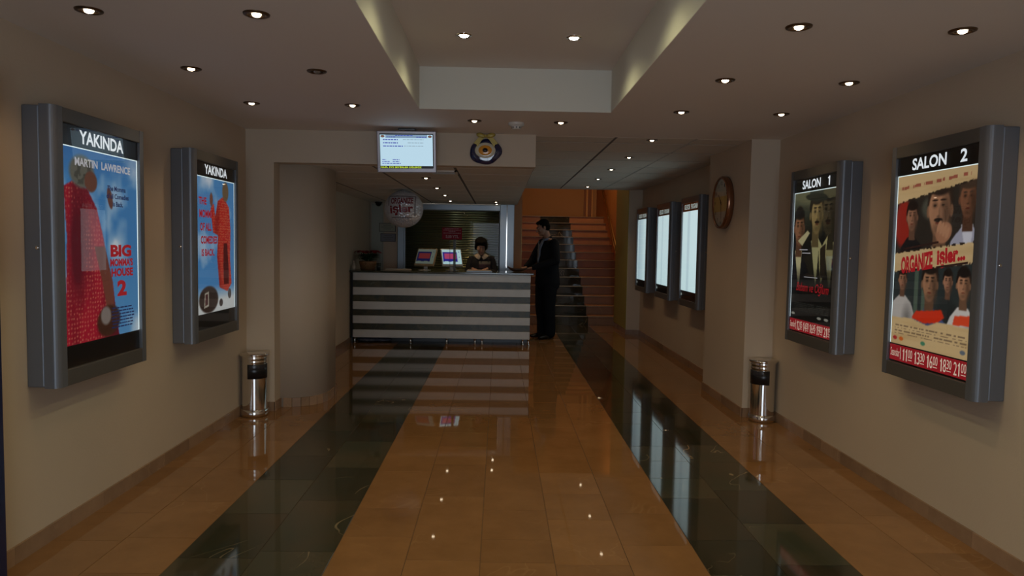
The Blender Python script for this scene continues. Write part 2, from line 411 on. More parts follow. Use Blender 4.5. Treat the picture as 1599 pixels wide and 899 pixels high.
# ---- reception back wall with shuttered window
bw = MB().box(XL, -1.70, YB, YB+.12, 0, 2.9); bw.box(XL, .25, YB+.02, YB+.12, 2.12, 2.9); bw.box(.01, .25, YB+.06, YB+.12, 0, 2.9)
bw.box(-1.70, .01, YB+.10, YB+.14, 0, 2.2)
struct(bw.build('wall_back', M_wall))
M_pinky = mat('reception_panel', (.50, .36, .25), .5)
struct(MB().box(-1.93, -1.71, YB-.012, YB-.001, 0, 2.12).build('trim_3', M_pinky))
struct(MB().box(XL+.03, -1.95, YB-.05, YB-.001, 0, 2.12, .004).build('trim_4', mat('pale_post', (.33, .34, .29), .5)))
win = thing('window_1', None, None, (0, YB, 0)); struct(win)
MB().box(-1.70, -1.60, -.05, .03, 0, 2.03, .004).build('left_jamb', M_profile, win)
MB().box(-1.60, -1.575, -.035, .03, 0, 2.03, .003).build('inner_jamb', M_profile, win)
MB().box(-1.70, .01, -.05, .03, 2.035, 2.125, .004).build('head_rail', M_profile, win)
MB().box(.01, .118, -.05, .05, 0, 2.14, .004).build('right_post', M_profile, win)
MB().box(.128, .245, -.05, .05, 0, 2.14, .004).build('right_post', M_profile, win)
MB().box(.117, .129, -.056, -.035, 0, 2.14).build('post_strip', M_chrome, win)
MB().box(-.01, .01, -.035, .03, 0, 2.03, .003).build('inner_jamb', M_black, win)
M_shut = mat('shutter_metal', (.34, .32, .17), .30, .85, .5)
sp = MB(); pr = []
for i in range(9):
    a = R(-80+160*i/8); pr.append((-.012*math.cos(a), .0195*math.sin(a)))
pr += [(.006, .019), (.006, -.019)]
sp.prism([(p[0], p[1]) for p in pr], -1.575, -.01, 'x', True)
slat = sp.build('shutter_slat', M_shut, win); slat.location = (0, .07, .022)
for k in range(1, 50):
    s2 = slat.copy(); COL.objects.link(s2); s2.location = (0, .07, .022+k*.0405)
MB().add([(-1.575, -.006, .02), (-.01, -.006, .02), (-.01, -.006, 2.03), (-1.575, -.006, 2.03)], [(0, 1, 2, 3)]).build('window_pane', glass_mat('window_glass', (.93, .96, .93), .012), win)
MB().box(-.22, -.06, -.03, -.012, 1.225, 1.245, .004).build('window_handle', M_chrome, win)

# ---- stair hall
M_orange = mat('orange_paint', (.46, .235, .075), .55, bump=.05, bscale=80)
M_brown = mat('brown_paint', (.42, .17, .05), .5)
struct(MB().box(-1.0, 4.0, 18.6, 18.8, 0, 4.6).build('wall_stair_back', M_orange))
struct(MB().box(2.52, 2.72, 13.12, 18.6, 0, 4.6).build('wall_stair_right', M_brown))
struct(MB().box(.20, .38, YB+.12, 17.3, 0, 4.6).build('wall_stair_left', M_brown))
struct(MB().box(-1.0, 4.0, 11.93, 18.8, 4.6, 4.7).build('ceiling_stair', M_ceil))
struct(MB().box(-1.2, -1.0, 17.3, 18.8, 0, 4.6).build('wall_landing_left', M_orange))
struct(MB().box(.2, 2.75, 11.93, 12.0, 2.9, 4.7).build('wall_stair_front', M_wall))
struct(MB().box(-1.2, .2, 17.2, 17.3, 0, 4.6).build('wall_landing_front', M_orange))
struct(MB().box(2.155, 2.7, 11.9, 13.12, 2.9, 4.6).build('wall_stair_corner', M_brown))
# door at the head of the stairs
dr = thing('door_1', None, None, (0, 18.6, 2.178)); struct(dr)
M_door = mat('brown_door', (.28, .11, .035), .35); M_arch = mat('orange_architrave', (.70, .36, .12), .35)
MB().box(2.19, 2.24, -.05, 0, 0, 2.1, .005).build('door_frame', M_door, dr)
MB().box(2.24, 2.29, -.07, 0, 0, 2.1, .005).build('architrave', M_arch, dr)
MB().box(2.29, 2.38, -.03, 0, 0, 2.05, .003).build('door_leaf', M_door, dr)
MB().box(2.38, 2.42, -.06, 0, 0, 2.1, .005).build('architrave', M_arch, dr)

st = thing('staircase', 'marble staircase with dark green runner stripe rising beside the counter', 'staircase', (0, 13.2, 0))
SX = [.38, .98, 1.685, 2.52]; rr, tt = .1675, .335
M_riser = stone_mat('riser_marble', (.36, .16, .055), (.28, .13, .05), (.6, .3, .1), .38, .3, 1.8, .15, .01)
M_nose = mat('nosing_metal', (.30, .20, .10), .35, .6)
MB().prism([(0, 0)] + [p for k in range(13) for p in ((k*tt+.02, k*rr), (k*tt+.02, (k+1)*rr-.02))] + [(5.395, 13*rr-.02), (5.395, 0)], .381, 2.519, 'x').build('stair_base', M_grout, st)
for k in range(13):
    for j in range(3):
        mm = M_green if j == 1 else M_riser; x0, x1 = SX[j]+.002, SX[j+1]-.002
        MB().box(x0, x1, k*tt, k*tt+.018, k*rr+.001, (k+1)*rr-.022, rnd=rng.random()).build('riser_tile', mm, st)
        e = (k+1)*tt-.002 if k < 12 else 5.39
        MB().box(x0, x1, k*tt-.02, e, (k+1)*rr-.021, (k+1)*rr, .002, rnd=rng.random()).build('tread_tile', mm, st)
    MB().box(.39, 2.51, k*tt-.023, k*tt-.018, (k+1)*rr-.012, (k+1)*rr+.001).build('nosing', M_nose, st)
hr = thing('handrail', 'brass handrail on the wall right of the staircase', 'handrail', (2.44, 13.6, 0))
M_brass = mat('brass', (.62, .42, .16), .22, 1.0)
def ry(y): return 1.33+(y-14.6)*.655
MB().tube([(0, a, ry(13.6+a)) for a in (0, 1, 2, 3, 3.6)], .022, 12).build('rail', M_brass, hr)
MB().tube([(0, a, ry(13.6+a)-.16) for a in (0, 1, 2, 3, 3.6)], .014, 12).build('lower_rail', M_brass, hr)
for a in (.3, 1.3, 2.4, 3.3):
    MB().tube([(.0, a, ry(13.6+a)), (.0, a, ry(13.6+a)-.17), (.085, a, ry(13.6+a)-.17)], .009, 8).build('bracket', M_brass, hr)
struct(MB().box(2.150, 2.155, 11.88, 13.12, .085, 2.9).build('jut_lamplight_panel', mat('olive_lamplight', (.40, .40, .13), .6)))  # panel added on the jut's left face; yellow-green lamplight put into its colour
struct(MB().box(.385, .415, 13.14, 13.175, 0, 2.3, .004).build('trim_5', M_brass))
lmp = bpy.data.lights.new('stair_lamp', 'AREA'); lmp.shape = 'DISK'; lmp.size = .35; lmp.energy = 26; lmp.color = (1, .64, .32)
sl = thing('ceiling_lamp', 'warm ceiling lamp over the staircase', 'lamp', (1.95, 15.3, 4.52))
MB().lathe([(0, -.03), (.15, -.03), (.18, 0), (.18, .08), (0, .08)], n=24).build('lamp_shade', emis('lamp_glow', (1, .6, .25), 2.0), sl)
lo = bpy.data.objects.new('lamp_light', lmp); COL.objects.link(lo); lo.parent = sl; lo.location = (0, 0, -.05)
# ================================================================ DOWNLIGHTS
M_bulb = emis('halogen_bulb', (1.0, .80, .55), 9.0); M_bulbw = emis('bright_bulb', (1.0, .97, .85), 22.0)
M_can = mat('can_shade', (.03, .02, .015), .5); M_dead = mat('unlit_bulb', (.3, .28, .25), .15, .5)
def downlight(loc, label, kind, group, r=.055, on=True, power=None):
    t = thing('downlight', label, 'downlight', loc, 0, group)
    MB().lathe([(r*.62, -.001), (r*.64, -.006), (r*.8, -.008), (r*.97, -.005), (r, 0)], n=28).build('trim_ring', M_bronze if kind != 'cove' else M_chrome, t)
    MB().lathe([(0, -.0005), (r*.66, -.0005)], n=24).build('recess_shade', M_can, t)  # flat disc; shade inside the can put into its dark colour
    bm_ = M_dead if not on else (M_bulbw if kind == 'cove' else M_bulb)
    q = r*(.36 if kind != 'cove' else .56); MB().lathe([(0, -.014), (q*.5, -.0125), (q*.85, -.009), (q, -.002)], n=20).build('bulb', bm_, t)
    if on:
        l = bpy.data.lights.new('halogen', 'SPOT'); l.spot_size = R(150 if kind == 'cove' else 118); l.spot_blend = .85
        l.shadow_soft_size = .02; l.energy = {'main': SPOT_W, 'cove': COVE_W, 'lobby': LOBBY_W}[kind] if power is None else power; l.color = COOLW if kind == 'cove' else WARM
        o = bpy.data.objects.new('halogen', l); COL.objects.link(o); o.parent = t; o.location = (0, 0, -.04)
    return t
rows = ['nearest row', 'middle row', 'far row']
for i, y in enumerate((3.04, 4.02, 4.98)):
    for x, side in ((-1.715, 'by the left wall'), (-1.025, 'left of the raised tray'), (1.25, 'right of the raised tray'), (1.95, 'by the right wall')):
        on = not (i == 1 and x == -1.025)
        downlight((x, y, ZC), ('lit' if on else 'unlit') + ' round ceiling downlight ' + side + ', ' + rows[i], 'main', 'downlights in the plaster ceiling', on=on)
for y in (1.0, -.6):
    for x in (-1.715, 1.95): downlight((x, y, ZC), 'ceiling downlight behind the camera, ' + ('left' if x < 0 else 'right') + (' nearer one' if y > 0 else ' farther one'), 'main', 'downlights behind the camera')
downlight((-.204, 5.50, ZC), 'small lit downlight in front of the reception, left of the smoke detector', 'main', 'downlights in the plaster ceiling')
downlight((.457, 5.50, ZC), 'small lit downlight in front of the reception, right of the smoke detector', 'main', 'downlights in the plaster ceiling')
for y, nm in ((4.29, 'far pair'), (3.24, 'near pair, above the picture'), (2.19, 'rear pair'), (1.14, 'last pair')):
    for x, s_ in ((-.228, 'left'), (.424, 'right')):
        downlight((x, y, ZT), 'bright white downlight in the raised tray, ' + s_ + ' of the ' + nm, 'cove', 'downlights in the raised tray', .05)
for i, (x, y) in enumerate(((1.33, 6.30), (1.352, 7.53), (1.358, 8.754), (1.372, 10.02), (1.389, 11.34))):
    downlight((x, y, ZC), 'downlight in the tiled ceiling of the right passage, ' + ['nearest', 'second', 'third', 'fourth', 'farthest'][i] + ' of its row', 'lobby', 'downlights over the passage', .05)
for i, (x, y) in enumerate(((-.757, 7.31), (-.757, 8.59), (-.757, 9.86), (-.77, 11.14))):
    downlight((x, y, ZL), 'downlight in the low ceiling over the counter, ' + ['nearest', 'second', 'third', 'farthest'][i] + ' of the left row', 'lobby', 'downlights over the counter', .05, power=(9.5, 9.5, 9.5, 14.0)[i])
downlight((-.06, 11.2, ZL), 'downlight in the low ceiling above the cashier, nearer of two', 'lobby', 'downlights over the counter', .05, power=3.5)
downlight((-.052, 11.75, ZL), 'downlight in the low ceiling right against the shutter window', 'lobby', 'downlights over the counter', .05, power=3.0)

# ================================================================ POSTER LIGHT BOXES
NX, NZ = 150, 216
def grid():
    u = np.linspace(0, 1, NX); v = np.linspace(0, 1, NZ); return np.meshgrid(u, v)   # u right, v up
U, V = grid()
def vnoise(su, sv, seed, octs=4):
    r = np.random.RandomState(seed); out = np.zeros_like(U); amp = 1; tot = 0
    for o in range(octs):
        gu, gv = int(su*2**o)+2, int(sv*2**o)+2; g = r.rand(gv+1, gu+1)
        x = U*su*2**o; y = V*sv*2**o; xi = np.minimum(x.astype(int), gu-1); yi = np.minimum(y.astype(int), gv-1); fx = x-xi; fy = y-yi
        fx = fx*fx*(3-2*fx); fy = fy*fy*(3-2*fy)
        out += amp*((g[yi, xi]*(1-fx)+g[yi, xi+1]*fx)*(1-fy)+(g[yi+1, xi]*(1-fx)+g[yi+1, xi+1]*fx)*fy); tot += amp; amp *= .5
    return out/tot
def dots(nu, nv, seed, rad=.3, drop=.15):
    """little printed rings, one to a jittered cell"""
    r = np.random.RandomState(seed); gu = np.minimum((U*nu).astype(int), nu-1); gv = np.minimum((V*nv).astype(int), nv-1)
    j = r.rand(nv, nu, 3); fx = U*nu-gu-.5-(j[gv, gu, 0]-.5)*.35; fy = V*nv-gv-.5-(j[gv, gu, 1]-.5)*.35; d = np.sqrt(fx*fx+fy*fy)
    return np.clip((rad-d)*6, 0, 1)*(j[gv, gu, 2] > drop)
def C(*c): return np.array(c, float)
class Paint:
    def __init__(s, c): s.a = np.ones((NZ, NX, 3))*C(*c)
    def mix(s, m, c):
        c = np.asarray(c, float); m = np.clip(m, 0, 1)[..., None]; s.a = s.a*(1-m)+c*m; return s
    def ell(s, cx, cy, rx, ry, c, soft=.12, rot=0, k=1.0):
        x = U-cx; y = (V-cy)*1.4; ry = ry*1.4; a = R(rot); xx = x*math.cos(a)+y*math.sin(a); yy = -x*math.sin(a)+y*math.cos(a)
        d = np.sqrt((xx/rx)**2+(yy/ry)**2); return s.mix(k*(1-d)/soft+.5*k, c)
    def poly(s, pts, c, k=1.0):
        ins = np.zeros_like(U, bool); n = len(pts)
        for i in range(n):
            x0, y0 = pts[i]; x1, y1 = pts[(i+1) % n]
            if y0 == y1: continue
            cond = ((V >= min(y0, y1)) & (V < max(y0, y1))); ins ^= cond & (U < x0+(V-y0)*(x1-x0)/(y1-y0))
        m = ins.astype(float); p = np.pad(m, 1, 'edge'); m = (p[:-2, 1:-1]+p[2:, 1:-1]+p[1:-1, :-2]+p[1:-1, 2:]+2*m)/6
        return s.mix(m*k, c)
def mask_poly(pts):
    p = Paint((0, 0, 0)); p.poly(pts, (1, 1, 1)); return p.a[..., 0]

def paint_sky_front():
    p = Paint((60, 120, 175)); n = vnoise(3, 4, 5); p.mix((.55-V)*.6, (120, 170, 200)); p.mix((n-.5)*3.2, (190, 205, 215)); p.mix((V-.85)*3, (35, 85, 150))
    # plain stand-in: a gathered length of red patterned cloth with tan and grey shapes
    gown = [(.02, .80), (.12, .83), (.3, .80), (.42, .70), (.50, .55), (.55, .42), (.62, .30), (.66, .12), (.70, 0), (.0, 0), (.03, .3), (.05, .55)]
    m = mask_poly(gown); f = vnoise(52, 72, 9, 1); fold = vnoise(7, 2, 3, 2)
    p.mix(m, (150, 18, 40)); p.mix(m*(fold-.45)*3, (100, 8, 28)); p.mix(m*dots(30, 42, 4)*.7, (205, 140, 100)); p.mix(m*dots(30, 42, 4, .13)*.8, (120, 15, 35)); p.mix(m*(vnoise(6, 2, 33, 2)-.45)*4, (85, 6, 24))
    p.ell(.24, .885, .15, .085, (92, 92, 82), .25); p.mix(mask_poly([(.14, .82), (.34, .82), (.36, .94), (.16, .95)])*(vnoise(25, 30, 2, 2) > .52)*.6, (50, 50, 45))
    p.ell(.35, .84, .08, .055, (98, 60, 45), .2)
    p.poly([(.38, .50), (.52, .50), (.62, .30), (.64, .16), (.54, .14), (.48, .30)], (105, 55, 42))
    p.ell(.60, .765, .035, .06, (95, 58, 48), .2, 15)
    p.ell(.56, .09, .16, .085, (58, 32, 20), .2, 10); p.ell(.52, .12, .07, .05, (120, 110, 105), .3)
    return p.a
def paint_sky_back():
    p = Paint((70, 130, 185)); n = vnoise(3, 4, 15); p.mix((n-.5)*3.0, (185, 200, 215)); p.mix((.2-V)*9, (200, 205, 205))
    gown = [(.55, .84), (.70, .88), (.86, .80), (.90, .62), (.88, .40), (.92, .20), (.80, .14), (.58, .18), (.52, .42), (.55, .58), (.42, .60), (.36, .78), (.44, .82), (.48, .72)]
    m = mask_poly(gown); f = vnoise(56, 78, 19, 1)
    p.mix(m, (170, 35, 30)); p.mix(m*dots(36, 50, 6, .36)*.7, (205, 130, 85)); p.mix(m*(vnoise(6, 2, 35, 2)-.5)*2.0, (95, 12, 18)); p.poly([(.70, .52), (.80, .52), (.84, .30), (.84, .2), (.70, .2), (.69, .34)], (60, 12, 12), .85)
    p.ell(.76, .92, .085, .075, (105, 85, 60), .25)
    p.ell(.38, .845, .04, .05, (110, 70, 55), .3)
    p.ell(.30, .10, .24, .10, (50, 36, 30), .15); p.poly([(.18, .04), (.30, .05), (.30, .16), (.20, .15)], (170, 165, 150)); p.poly([(.2, .055), (.28, .065), (.28, .145), (.215, .14)], (70, 40, 40))
    p.ell(.62, .06, .05, .03, (60, 50, 50)); p.ell(.86, .12, .05, .04, (80, 75, 75))
    return p.a
def bust(p, cx, cy, s, skin, hair, coat, shirt=None, coatw=1.0, moust=False, brim=False, look=0):
    """a plain head and shoulders, no particular person"""
    sk = C(*skin); hr_ = C(*hair)
    p.poly([(cx-.36*s*coatw, cy-1.0*s*.72), (cx-.33*s*coatw, cy-.44*s), (cx-.24*s*coatw, cy-.32*s), (cx-.09*s, cy-.22*s), (cx+.10*s, cy-.22*s), (cx+.26*s*coatw, cy-.32*s), (cx+.35*s*coatw, cy-.46*s), (cx+.38*s*coatw, cy-1.0*s*.72)], coat)
    p.ell(cx+.2*s, cy-.55*s, .16*s, .2*s, C(*coat)*.6, .8, 0, .6)
    if shirt is not None: p.poly([(cx-.09*s, cy-.20*s), (cx+.10*s, cy-.20*s), (cx+.05*s, cy-.55*s)], shirt)
    p.poly([(cx-.07*s, cy-.05*s), (cx+.07*s, cy-.05*s), (cx+.09*s, cy-.25*s), (cx-.07*s, cy-.25*s)], sk*.6)
    p.ell(cx, cy+.03*s, .150*s, .145*s, hr_, .15)
    for q in (-1, 1): p.ell(cx+(look*.3+q*.135)*s, cy-.02*s, .020*s, .032*s, sk*.75, .3)
    p.ell(cx+look*s, cy-.005*s, .125*s, .115*s, sk, .15); p.ell(cx+look*s, cy-.065*s, .095*s, .085*s, sk*.95, .25)
    p.ell(cx+(look+.085)*s, cy-.03*s, .055*s, .12*s, sk*.55, .9, 0, .75); p.ell(cx+look*s, cy-.115*s, .07*s, .03*s, sk*.6, .9, 0, .6)
    p.ell(cx+look*.6*s, cy+.105*s, .125*s, .045*s, hr_, .35)
    for q in (-1, 1):
        ex = cx+(look*1.3+q*.048)*s
        p.ell(ex, cy+.012*s, .032*s, .018*s, sk*.6, .8, 0, .7); p.ell(ex, cy+.010*s, .017*s, .006*s, sk*.3, .5); p.ell(ex, cy+.038*s, .034*s, .006*s, hr_*.8+sk*.1, .6)
    p.ell(cx+(look*1.5+.010)*s, cy-.025*s, .012*s, .030*s, sk*.75, .8, 0, .8); p.ell(cx+look*1.5*s, cy-.048*s, .022*s, .008*s, sk*.6, .7, 0, .8)
    p.ell(cx+look*1.4*s, cy-.082*s, .034*s, .007*s, sk*C(.62, .42, .42), .6)
    if moust: p.ell(cx+look*1.4*s, cy-.066*s, .050*s, .011*s, (28, 20, 16), .4)
    if brim is not False: p.ell(cx, cy+.17*s, .155*s, .09*s, brim, .12); p.ell(cx, cy+.115*s, .25*s, .030*s, C(*brim)*.7, .2, -4)

def paint_comedy():
    p = Paint((192, 165, 120)); p.mix((vnoise(3, 40, 4, 2)-.5)*1.2, (165, 135, 90))
    top = mask_poly([(0, .84), (1, .93), (1, .61), (0, .545)]); keep = p.a.copy()
    p.mix(top, (40, 35, 30)); p.ell(.10, .72, .12, .14, (140, 35, 25), .3); p.ell(.45, .80, .1, .06, (70, 70, 60), .5)
    bust(p, .22, .76, .55, (150, 105, 80), (25, 18, 15), (22, 20, 22)); bust(p, .90, .84, .7, (120, 78, 55), (60, 45, 35), (150, 150, 165), (190, 190, 200))
    bust(p, .58, .80, 1.05, (160, 115, 85), (35, 25, 20), (165, 165, 165), (120, 100, 85), 1.3, True, False, -.01)
    p.ell(.64, .66, .10, .055, (150, 105, 78), .15, 25)
    for q in range(4): p.ell(.58+q*.035, .695-q*.012, .02, .035, (165, 120, 90), .2, -25)
    bot = mask_poly([(0, .43), (1, .50), (1, .165), (.62, .17), (.5, .14), (.3, .165), (0, .16)])
    p.mix(bot, (38, 45, 45))
    for q in (.30, .40): p.poly([(q, .2), (q+.05, .2), (q+.05, .46), (q, .45)], (80, 95, 80), .8)
    bust(p, .13, .39, .42, (150, 105, 80), (30, 20, 15), (170, 165, 160), None, 1.2); bust(p, .72, .40, .40, (155, 110, 85), (25, 18, 15), (35, 40, 40))
    bust(p, .90, .39, .55, (165, 118, 88), (22, 16, 14), (190, 185, 180), None, 1.0); bust(p, .50, .385, .72, (150, 108, 80), (30, 22, 18), (62, 78, 120), (60, 70, 105), 1.35)
    p.poly([(.28, .17), (.34, .215), (.50, .225), (.66, .24), (.70, .20), (.62, .165), (.45, .15)], (190, 45, 20)); p.poly([(.80, .17), (1, .175), (1, .23), (.82, .22)], (200, 65, 35))
    outside = np.clip(1-top-bot, 0, 1); p.mix(outside, keep)
    edge = (vnoise(30, 6, 8, 2) > .5)
    for y0_, y1_ in ((.84, .93), (.545, .61), (.43, .50)):
        d = np.abs(V-(y0_+(y1_-y0_)*U)); p.mix((d < .006)*edge*.9, (35, 25, 20))
    for k in range(4): p.mix((np.abs(V-(.115-k*.017)) < .0035)*(U > .05)*(U < .97)*(vnoise(60, 2, 30+k, 1) > .35)*.55, (70, 55, 45))
    for x, c in ((.06, (160, 40, 40)), (.15, (190, 90, 30)), (.45, (60, 120, 90)), (.93, (90, 100, 110))): p.ell(x, .035, .03, .012, c, .4)
    for k in range(6): p.mix((np.abs(V-(.925+U*.04+.0)) < .009)*(U > .06+k*.15)*(U < .17+k*.15)*(vnoise(70, 3, 50+k, 1) > .3)*.7, (130, 45, 40))
    return p.a
def paint_drama():
    p = Paint((14, 15, 15)); p.mix((V-.62)*3, (70, 74, 56)); p.ell(.5, .98, .6, .08, (98, 98, 72), .6)
    bust(p, .86, .84, 1.15, (68, 60, 42), (18, 17, 12), (18, 17, 15), (128, 122, 84), 1.0, True, (112, 108, 78), -.02)
    bust(p, .55, .83, 1.05, (142, 122, 78), (30, 26, 18), (30, 28, 22), (150, 146, 104), .8, True, (52, 56, 46), .02)
    bust(p, .14, .73, .95, (138, 94, 66), (24, 20, 15), (15, 17, 22), (175, 168, 128), .9, False, False, .01)
    p.poly([(.12, .62), (.24, .58), (.42, .68), (.36, .70)], (172, 164, 124)); p.poly([(.62, .64), (.72, .58), (.84, .66), (.78, .36), (.72, .30), (.68, .4)], (150, 144, 100)); p.poly([(.68, .56), (.80, .60), (.80, .34), (.70, .34)], (36, 30, 22))
    p.mix((.42-V)*5, (9, 11, 11))
    for k in range(5): p.mix((np.abs(V-(.125-k*.014)) < .003)*(U > .10)*(U < .92)*(vnoise(60, 2, 70+k, 1) > .35)*.5, (110, 110, 100))
    for x in (.07, .72, .88): p.ell(x, .035, .05, .01, (140, 140, 130), .4)
    p.mix((np.abs(V-.035) < .002)*(U > .2)*(U < .6), (120, 20, 20))
    return p.a
def paint_blank(seed):
    p = Paint((196, 222, 226)); n = np.repeat(vnoise(5, 1, seed, 1)[:1], NZ, 0); p.mix((n-.45)*1.5, (150, 175, 188)); p.mix((.5-V)*.3, (170, 205, 205)); return p.a

def picture(arr, x0, x1, z0, z1, y, m, parent, name='poster'):
    xs = np.linspace(x0, x1, NX); zs = np.linspace(z0, z1, NZ); X_, Z_ = np.meshgrid(xs, zs)
    co = np.stack([X_, np.full_like(X_, y), Z_], -1).reshape(-1, 3)
    i = np.arange(NX*NZ).reshape(NZ, NX); q = np.stack([i[:-1, :-1], i[:-1, 1:], i[1:, 1:], i[1:, :-1]], -1).reshape(-1, 4)
    me = bpy.data.meshes.new(name); me.vertices.add(len(co)); me.vertices.foreach_set('co', co.ravel())
    me.loops.add(q.size); me.loops.foreach_set('vertex_index', q.ravel()); me.polygons.add(len(q)); me.polygons.foreach_set('loop_start', np.arange(0, q.size, 4))
    me.update(calc_edges=True)
    a = me.color_attributes.new('print', 'FLOAT_COLOR', 'POINT'); c = np.clip(arr.reshape(-1, 3), 0, 255)/255; c = np.where(c <= .04045, c/12.92, ((c+.055)/1.055)**2.4)
    a.data.foreach_set('color', np.concatenate([c, np.ones((len(c), 1))], 1).ravel().astype(np.float32))
    me.materials.append(m); o = bpy.data.objects.new(name, me); COL.objects.link(o); o.parent = parent; return o

M_poster = emis_vc('backlit_print', .55); M_blank = emis_vc('backlit_blank', 1.15)
M_white = emis('backlit_white', lin((220, 238, 240)), 1.0); M_letter = emis('backlit_letter', lin((222, 230, 235)), .9)
M_dim = emis('backlit_dim', lin((170, 185, 180)), .8)
M_header = mat('header_film', (.006, .006, .008), .2)
M_redstrip = emis('backlit_red', lin((150, 25, 35)), .6); M_cream = emis('backlit_cream', lin((215, 195, 175)), .65)
M_red = emis('print_red', lin((165, 25, 35)), .6); M_navy = emis('print_navy', lin((30, 40, 85)), .6); M_darkp = emis('print_dark', lin((45, 25, 22)), .6)
M_greyp = emis('print_grey', lin((190, 190, 195)), .6)

def lightbox(loc, rz, label, group):
    t = thing('poster_light_box', label, 'light box', loc, rz, group); H_ = 1.30; hw = .418
    MB().box(-hw+.004, hw-.004, 0, -.078, .004, H_-.004, .006).build('back_case', M_case, t)
    def stile(sgn):
        r = .03; D = -.148; pl = [(sgn*.352, -.081), (sgn*hw, -.081)]
        for i in range(7):
            a = R(90*i/6); pl.append((sgn*(hw-r+r*math.cos(a)), D+r-r*math.sin(a)))
        pl.append((sgn*.352, D)); return MB().prism(pl if sgn > 0 else pl[::-1], 0, H_, 'z', False)
    for s_ in (-1, 1): stile(s_).build('side_profile', M_case if True else M_frame, t)
    MB().box(-.352, .352, -.081, -.148, H_-.068, H_, .004).build('top_rail', M_frame, t)
    MB().box(-.352, .352, -.081, -.148, 0, .078, .004).build('bottom_rail', M_frame, t)
    MB().box(-.352, .352, -.079, -.130, .078, H_-.068).build('inner_panel', M_black, t)
    for s_ in (-1, 1): MB().lathe([(0, .003), (.008, .003), (.008, 0)], n=12, axis='x', c=(0, -.06, .65)).xf(Matrix.Translation((s_*(hw-.003), 0, 0)) @ (Matrix.Identity(4) if s_ > 0 else Matrix.Rotation(math.pi, 4, 'Z') @ Matrix.Translation((0, .12, 0)))).build('lock', M_chrome, t)
    MB().add([(-.352, -.143, .078), (.352, -.143, .078), (.352, -.143, H_-.068), (-.352, -.143, H_-.068)], [(0, 1, 2, 3)]).build('glass_pane', M_glass, t)
    return t
PZ0, PZ1 = .184, 1.128
def backlight(t):
    MB().box(-.350, .350, -.130, -.132, PZ0+.001, PZ1+.005).build('backlight', M_white, t)
def header(t, s_, w_, x=0.0):
    MB().box(-.352, .352, -.131, -.135, PZ1+.008, 1.232).build('header_strip', M_header, t)
    text_part(s_, (x-w_/2, 1.153, x+w_/2, 1.218), -.1356, M_letter, t, 'header_lettering', .025)

yp = -.1335; yt_ = -.1345
# 1 near left
t1 = lightbox((XL, 3.703, .777), R(90), 'left wall light box nearest the camera, blue sky poster with red title and big 2', 'poster light boxes')
backlight(t1); header(t1, 'YAKINDA', .40, .0)
picture(paint_sky_front(), -.346, .338, PZ0, PZ1, yp, M_poster, t1)
text_part('MARTIN  LAWRENCE', (-.24, 1.045, .27, 1.085), yt_, M_greyp, t1, bold=.03)
for s_, b in (('The Momma', (.04, .945, .22, .972)), ('of all Comedies', (.03, .905, .25, .932)), ('is Back.', (.09, .865, .19, .892))): text_part(s_, b, yt_, M_navy, t1, bold=.03)
for s_, b in (('BIG', (.06, .60, .27, .665)), ("MOMMA'S", (.055, .55, .285, .592)), ('HOUSE', (.065, .495, .285, .54)), ('2', (.12, .39, .215, .475))): text_part(s_, b, yt_, M_red, t1, bold=.05)
bb = MB(); rs = random.Random(5)
for k in range(7):
    x = .06+.01*rs.random()
    while x < .27: l = .01+rs.random()*.03; bb.box(x, min(x+l, .29), yt_-.0004, yt_, .325-k*.017, .332-k*.017); x += l+.006
bb.build('credit_lines', M_navy, t1)
# 2 far left
t2 = lightbox((XL, 5.163, .777), R(90), 'farther left wall light box, blue poster with red text beside a red gown', 'poster light boxes')
backlight(t2); header(t2, 'YAKINDA', .40, .0)
picture(paint_sky_back(), -.346, .338, PZ0, PZ1, yp, M_poster, t2)
for s_, b in (('THE', (-.30, .94, -.17, .99)), ('MOMMA', (-.29, .85, -.05, .905)), ('OF ALL', (-.28, .76, -.09, .815)), ('COMEDIES', (-.27, .67, .01, .725)), ('IS BACK.', (-.26, .585, -.04, .635))): text_part(s_, b, yt_, M_red, t2, bold=.035)
# 3 near right
t3 = lightbox((XR, 3.705, .771), R(-90), 'right wall light box nearest the camera, cream poster headed SALON 2', 'poster light boxes')
backlight(t3); header(t3, 'SALON', .30, -.06); text_part('2', (.20, 1.153, .252, 1.218), -.1356, M_letter, t3, 'header_lettering', .025)
picture(paint_comedy(), -.341, .341, PZ0, PZ1, yp, M_poster, t3)
def two_tone(s_, b, t, rot, shear=0): text_part(s_, b, yt_, M_red, t, bold=.05, shear=shear, rot=rot); 
two_tone('ORGANIZE', (-.275, .60, .02, .695), t3, R(8), .15); two_tone('işler...', (.05, .635, .275, .735), t3, R(8), .1)
dd = MB(); dd.box(-.26, .06, yt_-.0003, yt_, .735, .745); dd.xf(Matrix.Translation((-.1, 0, .74)) @ Matrix.Rotation(-R(7), 4, 'Y') @ Matrix.Translation((.1, 0, -.74))); q0 = len(dd.v)
dd.box(.05, .30, yt_-.0003, yt_, .638, .648); dd.xf(Matrix.Translation((.17, 0, .64)) @ Matrix.Rotation(-R(7), 4, 'Y') @ Matrix.Translation((-.17, 0, -.64)), q0); dd.build('title_rules', M_darkp, t3)
